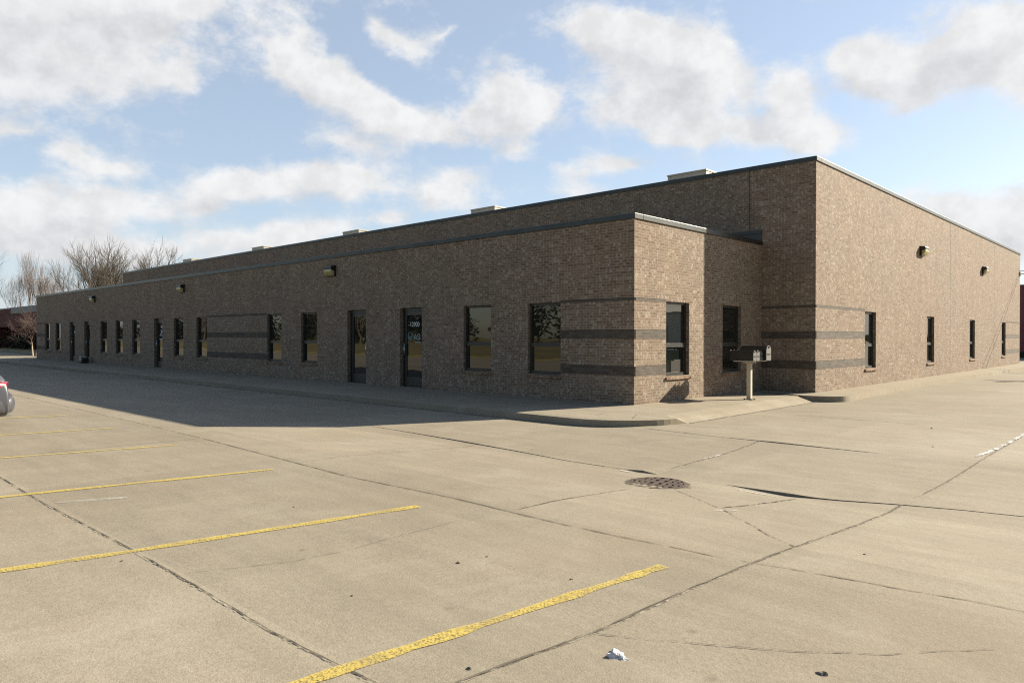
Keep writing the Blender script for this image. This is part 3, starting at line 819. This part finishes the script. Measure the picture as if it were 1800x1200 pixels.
for zz0, zz1, ins in ((.30,.56,0),):
    P = [(a, b) for a, b in pr]; full = [(-a, b) for a, b in reversed(P[1:])]+P
    lay = [(zz0, -.035), (zz0+.05, 0), (zz1-.05, .004), (zz1, -.035)]
    m.ring([[(a*(1+o*.8), b+o, z) for a, b in full] for z, o in lay], False, False)
m.build('bumper', M['paint'], car, smooth=True).modifiers.new('sub', 'SUBSURF').render_levels = 2
for sx in (-1, 1):
    m = MB(); path = [(.48,-.095),(.64,-.085),(.76,-.105),(.835,-.175),(.866,-.36)]
    m.ring([[(sx*a*.985, b-.05, z) if k else (sx*(a+.004), b+.012, z) for z, k in ((.63,1),(.64,0),(.73,0),(.815,0),(.83,1))] for a, b in path], True, True)
    tl = m.build('tail_light', M['redlens'], car, smooth=True)
    m = MB(); m.ring([[(sx*(a+.010), b+.020, z) for z in (.765,.818)] for a, b in path[:3]], False, False); m.build('reversing_lens', M['clearlens'], tl)
    m = MB(); m.ring([[(sx*a, b, z) for z in (.58,.66,.72)] for a, b in ((.45,-4.47),(.62,-4.41),(.76,-4.25),(.80,-4.10))], False, False); m.build('headlight', M['clearlens'], car, smooth=True)
m = MB(); m.poly([(-.60,-.82,1.115),(.60,-.82,1.115),(.52,-1.30,1.385),(-.52,-1.30,1.385)]); m.build('rear_window', M['carglass'], car, recalc=False)
m = MB(); m.poly([(-.60,-3.1,1.07),(-.52,-2.6,1.39),(.52,-2.6,1.39),(.60,-3.1,1.07)]); m.build('windscreen', M['carglass'], car, recalc=False)
for sx in (-1, 1):
    m = MB()
    m.poly([(sx*.83,-1.02,1.0),(sx*.83,-2.0,1.0),(sx*.655,-2.0,1.36),(sx*.675,-1.38,1.32)]); m.poly([(sx*.83,-2.06,1.0),(sx*.83,-2.95,1.0),(sx*.665,-2.55,1.34),(sx*.655,-2.06,1.36)])
    m.build('side_window', M['carglass'], car, recalc=False)
m = MB(); m.box(-.26, .26, .062, .07, .37, .49); m.build('licence_plate', M['white'], car)
m = MB(); m.tube([(.55,-.5,.24),(.55,.0,.24)], .028, 8); m.build('exhaust', M['chrome'], car)
for sx in (-1, 1):
    for yy in (-.85, -3.55):
        wh = MB(); nn = 24
        def cr(r, x): return [(x, yy+r*math.cos(2*math.pi*i/nn), .315+r*math.sin(2*math.pi*i/nn)) for i in range(nn)]
        wh.ring([cr(.19, sx*.68), cr(.30, sx*.68), cr(.315, sx*.72), cr(.315, sx*.83), cr(.30, sx*.885), cr(.20, sx*.885), cr(.19, sx*.86)], True, False)
        ty = wh.build('wheel', M['tyre'], car, smooth=True)
        rm = MB(); rm.ring([cr(.20, sx*.80), cr(.20, sx*.872), cr(.17, sx*.87), cr(.05, sx*.86), cr(.03, sx*.878)], True, True); rm.build('rim', M['galv'], ty)

# ------------------------------------------------------------------ trees
def bare_tree_mesh(seed, H, spread=.55, up=.25, trunks=1, bole=.28, levels=5, kids=(5,4,4,3,3), r0=.22, twig=.013, lean=.12, tl=.40, rf=(.52, .42)):
    rn = random.Random(seed)
    T = MB(); Cw = MB()
    def branch(p, d, L, r, lev, mb):
        n = 4 if lev < 2 else 3
        pts = [p.copy()]; rad = [r]; dd = d.copy()
        for i in range(n):
            dd = (dd + Vector((rn.uniform(-1,1), rn.uniform(-1,1), rn.uniform(-.6,1)))*.16 + Vector((0,0,up*.25))).normalized()
            pts.append(pts[-1]+dd*L/n); rad.append(max(twig*.6, r*(1-(i+1)/n*.62)))
        mb.tube(pts, rad, 6 if lev == 0 else (5 if lev == 1 else 3), caps=False)
        if lev >= levels: return
        k = kids[min(lev, len(kids)-1)]
        for i in range(k):
            t = rn.uniform(.35 if lev else bole, 1.0) if i else 1.0
            idx = min(n-1, int(t*n)); q = pts[idx].lerp(pts[idx+1], t*n-idx)
            a = rn.uniform(0, 2*math.pi); o = dd.orthogonal().normalized(); o.rotate(Matrix.Rotation(a, 3, dd))
            s = spread*rn.uniform(.6, 1.25)*(.6 if i == 0 else 1)
            nd = (dd*math.cos(s)+o*math.sin(s)+Vector((0,0,up*.5))).normalized()
            branch(q, nd, L*rn.uniform(.55, .82)*(1.0 if lev else .9), max(twig, r*(rf[0] if i == 0 else rf[1])), lev+1, Cw)
    for t in range(trunks):
        a = 2*math.pi*t/trunks+rn.uniform(-.4,.4)
        d = Vector((math.cos(a)*lean*(trunks > 1), math.sin(a)*lean*(trunks > 1), 1)).normalized()
        branch(Vector((math.cos(a)*.2*(trunks > 1), math.sin(a)*.2*(trunks > 1), -.3)), d, H*tl*rn.uniform(.9,1.1), r0*(1 if trunks == 1 else .75), 0, T)
    zm = max(v[2] for v in Cw.v); k = H/zm
    for mb in (T, Cw): mb.v = [(x*k, y*k, z*k) for x, y, z in mb.v]
    return T, Cw
def make_tree(name, bark, twigm, **kw):
    t = empty(name); T, Cw = bare_tree_mesh(**kw)
    T.build('trunk', bark, t, smooth=True, recalc=False); Cw.build('crown', twigm, t, smooth=True, recalc=False)
    return t
Hn = 16.4
protoA = make_tree('bare_tree', M['barkd'], M['limb'], seed=11, H=Hn, spread=.55, up=.16, trunks=2, r0=.42, lean=.30, twig=.010, kids=(5,4,4,4,3), bole=.58, tl=.58, rf=(.64, .54))
protoB = make_tree('bare_tree', M['barkd'], M['limb'], seed=23, H=Hn, spread=.55, up=.14, trunks=1, r0=.40, bole=.5, twig=.010, kids=(5,4,4,4,3), tl=.55, rf=(.62, .50))
protoC = make_tree('bare_tree', M['barkg'], M['barkm'], seed=5, H=Hn, spread=.42, up=.55, trunks=3, r0=.22, lean=.35, kids=(5,4,4,4,2), twig=.009)
protoD = make_tree('bare_tree', M['barkt'], M['barkt'], seed=41, H=Hn, spread=.50, up=.35, trunks=2, r0=.2, lean=.25, kids=(5,4,4,4,2), twig=.009)
CAM = Vector((9.3257, -13.8915, 1.55)); FW = Vector((-.6877, .7260, 0)); RT = Vector((.7260, .6877, 0))
def site(lat, dep): p = CAM+FW*dep+RT*lat; return (p.x, p.y, -.1)
# (lateral, depth, height, prototype, turn, label)
TREES = [(-86, 120, 17.4, 'B', .3, 'bare grey tree at the far left edge of the sky'),
 (-80.5, 122, 16.0, 'C', 1.9, 'bare brownish bushy tree behind the low red brick building'),
 (-76, 119, 15.6, 'C', .4, 'bare brownish tree with upswept twigs just left of the building end'),
 (-62.5, 106, 16.6, 'A', 2.2, 'bare dark limbed tree, leftmost of the tall spreading clump above the low roof'),
 (-59.5, 109, 17.0, 'B', 4.0, 'bare dark tree in the middle of the tall spreading clump above the low roof'),
 (-57.0, 105, 16.4, 'A', 5.3, 'bare dark limbed tree, rightmost of the tall spreading clump above the low roof'),
 (-68, 130, 15.5, 'D', 1.2, 'pale tan bare tree half hidden behind the tall dark clump'),
 (-57.5, 112, 17.6, 'B', 2.8, 'slender bare tree standing alone above the end of the upper roof'),
 (-66, 128, 16.0, 'D', 3.9, 'pale tan bare tree between the dark clump and the slender tree'),
 (-58.5, 124, 16.2, 'B', 5.9, 'thin bare tree right of the slender one above the upper roof'),
 (-60.5, 140, 15.6, 'D', .9, 'faint bare tree low above the upper roof behind the smallest rooftop unit'),
 (-60.5, 150, 16.4, 'D', 2.0, 'faint bare tree farthest right along the upper roof')]
protos = {'A': protoA, 'B': protoB, 'C': protoC, 'D': protoD}; seen = set()
def put_tree(k, loc, H, rz, lab, group):
    o = protos[k] if k not in seen else copy_tree(protos[k]); seen.add(k)
    o.location = loc; o.rotation_euler = (0, 0, rz); o.scale = (H/Hn,)*3
    tag(o, lab, 'tree', group)
for lat, dep, H, k, rz, lab in TREES: put_tree(k, site(lat, dep), H, rz, lab, 'bare trees behind the building')
# the row across the lawn, behind the photographer, mirrored in the office windows
rn = random.Random(4)
for i in range(16):
    put_tree('ABDC'[i % 4], (-22-i*15+rn.uniform(-4,4), -66-rn.uniform(0,22), .4), rn.uniform(11, 17), rn.uniform(0,6), 'bare tree across the lawn, seen only as a reflection in the office windows', 'bare trees across the lawn')

# small ornamental tree by the far drive
t = tag(empty('ornamental_tree', (-64.0, 3.2, 0)), 'small purple twigged tree with a pale leaning trunk beyond the left end of the building', 'tree')
T, Cw = bare_tree_mesh(seed=77, H=4.5, spread=.75, up=.0, trunks=2, r0=.11, bole=.5, lean=.35, kids=(5,4,4,3,2), twig=.009)
T.build('trunk', M['barkpale'], t, smooth=True, recalc=False); Cw.build('crown', M['redbud'], t, smooth=True, recalc=False)

def leaf_mass(mb, c, rad, n, size, rn):
    for _ in range(n):
        d = Vector((rn.gauss(0,1), rn.gauss(0,1), rn.gauss(0,1))).normalized()*(rn.random()**.4)
        p = Vector(c)+Vector((d.x*rad[0], d.y*rad[1], d.z*rad[2]))
        u = Vector((rn.gauss(0,1), rn.gauss(0,1), rn.gauss(0,1))).normalized()*size*rn.uniform(.6,1.3); w = u.orthogonal().normalized()*size*rn.uniform(.4,.8)
        mb.poly([p-u, p+w, p+u, p-w])
def shrub(loc, rad, lab, n=420):
    rn = random.Random(int(abs(loc[0])*10)); t = tag(empty('shrub', loc), lab, 'shrub', 'dark shrubs before the red building')
    m = MB()
    for k in range(5): leaf_mass(m, (rn.uniform(-.6,.6)*rad[0], rn.uniform(-.4,.4)*rad[1], rad[2]*rn.uniform(.7,1.1)), (rad[0]*.55, rad[1]*.6, rad[2]*.8), n//5, .16, rn)
    m.build('foliage', M['needle'], t, recalc=False)
    m = MB(); [m.tube([(0,0,-.1),(rn.uniform(-.5,.5)*rad[0], rn.uniform(-.4,.4)*rad[1], rad[2])], [.05,.02], 5) for _ in range(5)]; m.build('stem', M['barkd'], t, recalc=False)
shrub((-97.5, 8.7, 0), (3.2, 1.2, .95), 'dark evergreen shrub at the right end of the low red building', 700)
shrub((-104, 8.2, 0), (3.0, 1.2, .9), 'dark evergreen shrub at the left edge, before the low red building', 600)
shrub((-91, 8.6, 0), (3.0, 1.2, 1.0), 'dark evergreen shrub partly hidden behind the small purple tree', 700)
# evergreens across the lawn (mirrored in the nearer windows)
def evergreen(loc, H, lab, seed):
    rn = random.Random(seed); t = tag(empty('evergreen_tree', loc), lab, 'tree', 'evergreens across the lawn')
    m = MB(); m.tube([(0,0,-.3),(.1,0,H*.5),(0,.1,H*.95)], [.28,.16,.03], 6); m.build('trunk', M['barkd'], t, recalc=False)
    m = MB()
    for k in range(26):
        f = k/25; a = rn.uniform(0, 6.3); r = (1-f)*H*.22*rn.uniform(.4, 1)
        leaf_mass(m, (r*math.cos(a), r*math.sin(a), H*(.12+.86*f)), ((1-f)*H*.13+.35,)*2+(H*.06,), 110, .28, rn)
    m.build('crown', M['needle'], t, recalc=False)
for i, (x, y, H) in enumerate(((-46,-70,11),(-90,-66,13),(-128,-70,12),(-175,-74,13),(-38,-62,9))):
    evergreen((x, y, .45), H, 'dark evergreen across the lawn, seen only as a reflection in the office windows', 60+i)

rn = random.Random(9); m = MB()
for i in range(150):
    x = -28-i*2.1+rn.uniform(-2, 2)
    if -99 < x < -84: continue
    h = rn.uniform(4.5, 9.5); y = -78-rn.uniform(0, 14)
    leaf_mass(m, (x, y, h*.5), (2.6, 2.2, h*.55), 150, .5, rn)
for i in range(60):
    leaf_mass(m, (-10+i*2.2, 175+rn.uniform(-8, 8), 1.0), (3, 2, rn.uniform(1.0, 2.2)), 60, .6, rn)
tag(m.build('woodland', M['thicket'], recalc=False), 'far off dark belt of brush and trees, mirrored in the office windows', 'woodland', kind='stuff')
# ------------------------------------------------------------------ neighbouring buildings
nb = tag(empty('brick_building', (-100, 9.8, 0)), 'low red brick building with a grey parapet at the far left', 'building')
def nbb(m, name, mat, bevel=0): return m.build(name, mat, nb, base=(-100, 9.8, 0))
m = MB(); m.box(-150, -62, 9.8, 30, 2.75, 4.45); m.box(-150, -62, 11.6, 30, -.4, 2.749)
for x in (-147, -136, -125, -114, -103.5, -93, -82, -71): m.box(x, x+.7, 9.9, 11.5, -.4, 2.749)
nbb(m, 'wall', M['redbrick'])
m = MB(); m.box(-103, -61.95, 9.75, 30.05, 4.452, 5.25); nbb(m, 'parapet', M['greyband'])
m = MB(); m.box(-150, -103.01, 9.75, 30.05, 4.452, 5.1); nbb(m, 'wall', M['redbrick'])
m = MB(); m.box(-150, -103.01, 9.7, 30.1, 5.102, 5.25); nbb(m, 'coping', M['coping'])
m = MB(); m.box(-147, -64, 11.55, 11.58, .5, 2.6); nbb(m, 'glazing', M['glass'])
m = MB(); m.box(-96.5, -94, 14, 16.5, 5.0, 6.0); m.box(-93.6, -93.2, 14, 14.4, 5.0, 6.1); nbb(m, 'roof_vent', M['unit'])
m = MB(); m.box(-91.5, -80, 10.5, 14, 5.26, 5.62); nbb(m, 'roof_cap', M['unit'])
mb_ = tag(empty('metal_building', (1, 68, 0)), 'tall maroon metal sided building glimpsed past the right end of the sunlit wall', 'building')
m = MB(); pr = []
for i in range(38):
    x = -4+i*.22; pr += [(x, 60.0), (x+.10, 60.0), (x+.13, 60.03), (x+.19, 60.03)]
pr += [(4.4,60.0),(4.4,78),(-4,78)]
m.prism(pr, 2, .35, 5.85); m.build('wall', M['maroon'], mb_, base=(1,68,0))
m = MB(); m.box(-4.1, 4.5, 59.9, 78.1, 5.852, 6.0); m.build('roof_trim', M['bronze'], mb_, base=(1,68,0))
m = MB(); m.box(-3.95, 4.35, 60.06, 77.9, -.6, .349); m.build('plinth', M['dark'], mb_, base=(1,68,0))
wh_ = tag(empty('warehouse', (48, 75, 0)), 'long pale warehouse across the drive, seen only as a reflection in the right hand windows', 'building')
m = MB(); m.box(40, 62, 40, 110, -.6, 4.6); m.build('wall', M['palewall'], wh_, base=(48,75,0))
m = MB(); m.box(39.9, 62.1, 39.9, 110.1, 4.601, 4.8); m.build('coping', M['coping'], wh_, base=(48,75,0))
m = MB(); [m.box(39.93, 39.99, y, y+3.2, 0, 3.2) for y in (44, 54, 64, 74, 84, 94)]; m.build('roller_door', M['coping'], wh_, base=(48,75,0))

# utility pole off to the right and its service cables to the wall
up_ = tag(empty('utility_pole', (12.0, 37.5, 0)), 'wooden utility pole right of the frame carrying the cables to the sunlit wall', 'utility pole')
m = MB(); m.tube([(0,0,-.4),(0,0,9.6)], [.15,.11], 10); m.build('pole', M['wood'], up_)
m = MB(); m.box(-1.1, 1.1, -.06, .06, 8.9, 9.02); m.build('crossarm', M['wood'], up_)
m = MB(); [m.tube([(x,0,9.021),(x,0,9.2)], [.04,.05], 8) for x in (-1,-.4,.4,1)]; m.build('insulator', M['palewall'], up_)
def cable(a, b, sag, r, lab):
    m = MB(); P = []
    for i in range(25):
        t = i/24; P.append((a[0]+(b[0]-a[0])*t, a[1]+(b[1]-a[1])*t, a[2]+(b[2]-a[2])*t-4*sag*t*(1-t)))
    m.tube(P, r, 6); tag(m.build('service_cable', M['cable'], smooth=True), lab, 'cable', 'cables running to the sunlit wall')
cable((X1, 38.35, 5.35), (12.0, 39.3, 6.2), .45, .020, 'thicker black cable reaching the far right corner of the sunlit brick wall')
cable((X1, 38.30, 5.52), (12.0, 38.9, 6.75), .42, .016, 'thinner black cable just above the other at the far right corner of the sunlit wall')
m = MB(); m.box(X1, X1+.07, 38.2, 38.4, 5.22, 5.45); tag(m.build('cable_bracket', M['galv'], bevel=.01), 'small cable bracket at the far right corner of the sunlit wall', 'bracket')

# ------------------------------------------------------------------ sky, sun, camera
EL, AZ = R(26.0), math.atan2(.4153, .9097)
w = bpy.data.worlds.new('World'); scene.world = w; w.use_nodes = True
w.cycles.sampling_method = 'MANUAL'; w.cycles.sample_map_resolution = 256
nt = w.node_tree; N = nt.nodes; Lk = nt.links
bg = N['Background']; out = N['World Output']
sky = N.new('ShaderNodeTexSky'); sky.sky_type = 'NISHITA'; sky.sun_disc = False
sky.sun_elevation = EL; sky.sun_rotation = AZ; sky.air_density = 1.0; sky.dust_density = .6; sky.ozone_density = 1.3
BL = [(-1.3012,0.3478,0.2133,0.0665,0.156,1.0),(-1.1979,0.3904,0.1835,0.0358,0.286,1.0),(-1.3406,0.2807,0.1107,0.0432,0.065,0.9),(-1.2602,0.3189,0.0846,0.0391,-0.219,0.6),(-1.198,0.3222,0.0432,0.0305,-0.414,0.5),(-1.0588,0.3587,0.046,0.0398,-0.788,0.9),(-1.0117,0.323,0.0793,0.043,-0.352,1.05),(-0.9521,0.3029,0.0818,0.0402,-0.371,1.05),(-0.8834,0.2848,0.0847,0.0307,-0.221,0.95),(-1.0408,0.3897,0.04,0.0214,-0.579,0.5),(-0.7666,0.3227,0.0857,0.054,-0.245,1.1),(-0.7274,0.3014,0.0469,0.0324,-0.014,0.9),(-0.79,0.287,0.0861,0.0327,-0.002,0.8),(-0.9142,0.3801,0.0611,0.0218,-0.108,0.75),(-0.8603,0.3992,0.0379,0.0136,0.479,0.5),(-0.9408,0.395,0.0267,0.0226,-0.965,0.5),(-0.6342,0.3986,0.0919,0.0366,-0.208,1.0),(-0.5655,0.3783,0.1267,0.0605,-0.315,1.15),(-0.5279,0.3185,0.124,0.0696,-0.246,1.2),(-0.484,0.362,0.0503,0.0468,-0.1,0.9),(-0.5804,0.3007,0.0895,0.0427,-0.062,0.9),(-0.5056,0.2718,0.0932,0.0283,-0.077,0.8),(-0.3956,0.3035,0.032,0.0389,-0.749,1.0),(-0.3785,0.2783,0.0424,0.0323,-0.758,0.9),(-0.3649,0.2499,0.0641,0.0277,0.073,1.0),(-0.4196,0.2583,0.0558,0.024,-0.261,0.7),(-0.3194,0.3329,0.0533,0.0302,0.298,0.95),(-0.2452,0.3183,0.1048,0.0476,-0.036,1.2),(-0.1769,0.3414,0.0752,0.0551,0.066,1.2),(-0.1446,0.2883,0.0611,0.0447,-0.548,1.1),(-0.2753,0.2949,0.0678,0.025,-0.325,0.8),(-0.6069,0.2336,0.0682,0.0206,-0.041,0.75),(-0.6882,0.2245,0.0466,0.0186,-0.019,0.5),(-1.0766,0.1979,0.1403,0.0301,0.121,1.0),(-0.9821,0.2046,0.0908,0.0296,-0.048,0.9),(-1.1457,0.1733,0.0767,0.0246,0.154,0.7),(-0.8601,0.1938,0.0781,0.0378,0.013,0.9),(-0.9217,0.1585,0.0347,0.0166,0.196,0.8),(-1.3072,0.2176,0.0405,0.0256,-0.784,0.75),(-1.2604,0.2071,0.074,0.0188,-0.127,0.8),(-1.3516,0.2332,0.0448,0.0123,0.147,0.5),(-1.3409,0.1435,0.1039,0.0421,-0.119,1.1),(-1.2665,0.1635,0.0998,0.0304,-0.113,0.9),(-1.341,0.1048,0.1302,0.0325,0.063,0.9),(-1.0978,0.126,0.1458,0.0329,0.036,0.85),(-1.0191,0.144,0.0746,0.0223,0.034,0.7),(-0.9746,0.2521,0.0906,0.0218,-0.125,0.7),(-0.9294,0.2722,0.0615,0.018,0.038,0.5),(-0.7586,0.2471,0.0548,0.0296,-0.005,0.6),(-0.8368,0.2167,0.0704,0.0224,0.01,0.6),(-0.2038,0.1443,0.0928,0.0357,-0.25,1.1),(-0.1437,0.1168,0.0603,0.0508,-0.083,1.0),(-0.6803,0.1945,0.0926,0.0226,-0.022,0.5),(-1.2299,0.1051,0.1323,0.0277,0.048,0.7),(-1.019,0.4206,0.0899,0.0158,0.083,0.3)]
def mk_group():
    gt = bpy.data.node_groups.new('cloud_density', 'ShaderNodeTree')
    gt.interface.new_socket('Vector', in_out='INPUT', socket_type='NodeSocketVector')
    gt.interface.new_socket('Density', in_out='OUTPUT', socket_type='NodeSocketFloat')
    gn = gt.nodes; gl = gt.links; gi = gn.new('NodeGroupInput'); go = gn.new('NodeGroupOutput')
    wz = gn.new('ShaderNodeTexNoise'); wz.inputs['Scale'].default_value = 9; wz.inputs['Detail'].default_value = 4
    gl.new(gi.outputs[0], wz.inputs['Vector'])
    ws = gn.new('ShaderNodeVectorMath'); ws.operation = 'MULTIPLY_ADD'; gl.new(wz.outputs['Color'], ws.inputs[0]); ws.inputs[1].default_value = (.07,.05,0); ws.inputs[2].default_value = (-.035,-.025,0)
    wv = gn.new('ShaderNodeVectorMath'); gl.new(gi.outputs[0], wv.inputs[0]); gl.new(ws.outputs[0], wv.inputs[1])
    acc = None
    for (a, e, ra, re, th, s) in BL:
        mp = gn.new('ShaderNodeMapping'); mp.vector_type = 'TEXTURE'
        mp.inputs['Location'].default_value = (a, e, 0); mp.inputs['Rotation'].default_value = (0, 0, th); mp.inputs['Scale'].default_value = (ra*1.45, re*1.45, 1)
        gl.new(wv.outputs[0], mp.inputs['Vector'])
        gr_ = gn.new('ShaderNodeTexGradient'); gr_.gradient_type = 'QUADRATIC_SPHERE'; gl.new(mp.outputs[0], gr_.inputs[0])
        mu = gn.new('ShaderNodeMath'); mu.operation = 'MULTIPLY_ADD'; gl.new(gr_.outputs['Fac'], mu.inputs[0]); mu.inputs[1].default_value = s*1.5
        if acc: gl.new(acc, mu.inputs[2])
        else: mu.inputs[2].default_value = 0
        acc = mu.outputs[0]
    cl = gn.new('ShaderNodeMath'); cl.operation = 'MINIMUM'; gl.new(acc, cl.inputs[0]); cl.inputs[1].default_value = 1.25
    ns = gn.new('ShaderNodeTexNoise'); ns.inputs['Scale'].default_value = 13; ns.inputs['Detail'].default_value = 9; ns.inputs['Roughness'].default_value = .66
    sq = gn.new('ShaderNodeVectorMath'); sq.operation = 'MULTIPLY'; sq.inputs[1].default_value = (1, 1.5, 1); gl.new(gi.outputs[0], sq.inputs[0]); gl.new(sq.outputs[0], ns.inputs['Vector'])
    nm = gn.new('ShaderNodeMath'); nm.operation = 'MULTIPLY_ADD'; gl.new(ns.outputs['Fac'], nm.inputs[0]); nm.inputs[1].default_value = 2.5; nm.inputs[2].default_value = -1.25
    ad = gn.new('ShaderNodeMath'); gl.new(cl.outputs[0], ad.inputs[0]); gl.new(nm.outputs[0], ad.inputs[1])
    gl.new(ad.outputs[0], go.inputs[0])
    return gt
grp = mk_group()
tc = N.new('ShaderNodeTexCoord'); sp_ = N.new('ShaderNodeSeparateXYZ'); Lk.new(tc.outputs['Generated'], sp_.inputs[0])
at = N.new('ShaderNodeMath'); at.operation = 'ARCTAN2'; Lk.new(sp_.outputs['X'], at.inputs[0]); Lk.new(sp_.outputs['Y'], at.inputs[1])
asn = N.new('ShaderNodeMath'); asn.operation = 'ARCSINE'; Lk.new(sp_.outputs['Z'], asn.inputs[0])
cb = N.new('ShaderNodeCombineXYZ'); Lk.new(at.outputs[0], cb.inputs[0]); Lk.new(asn.outputs[0], cb.inputs[1])
def dens(off):
    v = N.new('ShaderNodeVectorMath'); Lk.new(cb.outputs[0], v.inputs[0]); v.inputs[1].default_value = off
    gnode = N.new('ShaderNodeGroup'); gnode.node_tree = grp; Lk.new(v.outputs[0], gnode.inputs[0]); return gnode.outputs[0]
d0 = dens((0,0,0)); d1 = dens((.030,.032,0))
def mr(x, a, b, c=0, d=1, smooth=True):
    n = N.new('ShaderNodeMapRange'); n.interpolation_type = 'SMOOTHSTEP' if smooth else 'LINEAR'
    Lk.new(x, n.inputs['Value']); n.inputs['From Min'].default_value = a; n.inputs['From Max'].default_value = b; n.inputs['To Min'].default_value = c; n.inputs['To Max'].default_value = d; return n.outputs[0]
cov = mr(d0, .08, 1.0)
thick = mr(d1, .05, 1.9, smooth=False)
cr_ = N.new('ShaderNodeValToRGB'); Lk.new(thick, cr_.inputs[0])
cr_.color_ramp.elements[0].color = (.985, .992, 1.0, 1); cr_.color_ramp.elements[1].color = (.75, .768, .81, 1)
e_ = cr_.color_ramp.elements.new(.42); e_.color = (.95, .955, .965, 1)
fn = N.new('ShaderNodeTexNoise'); fn.inputs['Scale'].default_value = 24; fn.inputs['Detail'].default_value = 7; fn.inputs['Roughness'].default_value = .6; Lk.new(cb.outputs[0], fn.inputs['Vector'])
fm = mr(fn.outputs['Fac'], .3, .7, .90, 1.06)
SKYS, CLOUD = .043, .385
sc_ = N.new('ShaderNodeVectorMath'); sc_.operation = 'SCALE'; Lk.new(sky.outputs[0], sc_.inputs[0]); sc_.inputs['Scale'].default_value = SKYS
cc = N.new('ShaderNodeVectorMath'); cc.operation = 'SCALE'; Lk.new(cr_.outputs[0], cc.inputs[0]); fs = N.new('ShaderNodeMath'); fs.operation = 'MULTIPLY'; fs.inputs[1].default_value = CLOUD; Lk.new(fm, fs.inputs[0]); Lk.new(fs.outputs[0], cc.inputs['Scale'])
# pale glow added to sky beyond the building; elsewhere dim to cut fill
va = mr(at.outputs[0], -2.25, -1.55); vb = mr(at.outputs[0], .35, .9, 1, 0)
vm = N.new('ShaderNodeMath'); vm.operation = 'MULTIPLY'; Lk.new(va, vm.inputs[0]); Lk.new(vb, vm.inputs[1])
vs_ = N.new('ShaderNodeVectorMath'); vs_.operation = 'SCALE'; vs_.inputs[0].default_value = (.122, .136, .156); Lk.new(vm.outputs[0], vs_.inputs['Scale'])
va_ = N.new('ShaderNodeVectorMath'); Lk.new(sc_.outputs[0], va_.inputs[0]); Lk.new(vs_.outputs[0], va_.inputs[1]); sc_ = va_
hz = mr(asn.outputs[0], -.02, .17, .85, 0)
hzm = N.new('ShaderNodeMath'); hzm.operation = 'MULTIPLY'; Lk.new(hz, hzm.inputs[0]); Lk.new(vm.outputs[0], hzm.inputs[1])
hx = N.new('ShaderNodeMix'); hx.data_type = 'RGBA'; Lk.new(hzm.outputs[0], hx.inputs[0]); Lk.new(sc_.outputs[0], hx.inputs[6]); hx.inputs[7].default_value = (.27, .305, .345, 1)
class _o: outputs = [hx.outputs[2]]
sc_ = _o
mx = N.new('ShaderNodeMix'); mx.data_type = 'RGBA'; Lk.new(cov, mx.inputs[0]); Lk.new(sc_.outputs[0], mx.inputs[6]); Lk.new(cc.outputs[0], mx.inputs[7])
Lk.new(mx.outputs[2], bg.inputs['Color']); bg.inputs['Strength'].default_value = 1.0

sl = bpy.data.lights.new('sun', 'SUN'); sl.energy = 5.0; sl.angle = R(.5); sl.color = (1, .90, .72)
so = bpy.data.objects.new('sun', sl); col.objects.link(so)
sdir = Vector((math.sin(AZ)*math.cos(EL), math.cos(AZ)*math.cos(EL), math.sin(EL)))
so.rotation_euler = sdir.to_track_quat('Z', 'Y').to_euler(); so.location = sdir*60

cd = bpy.data.cameras.new('camera'); cam = bpy.data.objects.new('camera', cd); col.objects.link(cam); scene.camera = cam
cd.sensor_width = 36; cd.lens = 1273.76/1800*36; cd.clip_start = .1; cd.clip_end = 2500
r_ = Vector((.72602721, .6876645, .00142298)); u_ = Vector((-.00542957, .00366321, .99997855)); f_ = Vector((-.68764454, .72601936, -.00639331))
mt = Matrix(((r_.x, u_.x, -f_.x, CAM.x), (r_.y, u_.y, -f_.y, CAM.y), (r_.z, u_.z, -f_.z, CAM.z), (0, 0, 0, 1)))
cam.matrix_world = mt
scene.view_settings.view_transform = 'Standard'; scene.view_settings.look = 'None'
scene.view_settings.exposure = 1.21; scene.view_settings.gamma = 1.0
scene.cycles.caustics_reflective = False; scene.cycles.caustics_refractive = False
scene.cycles.max_bounces = 6
scene.cycles.use_denoising = False
scene.cycles.filter_width = 1.15
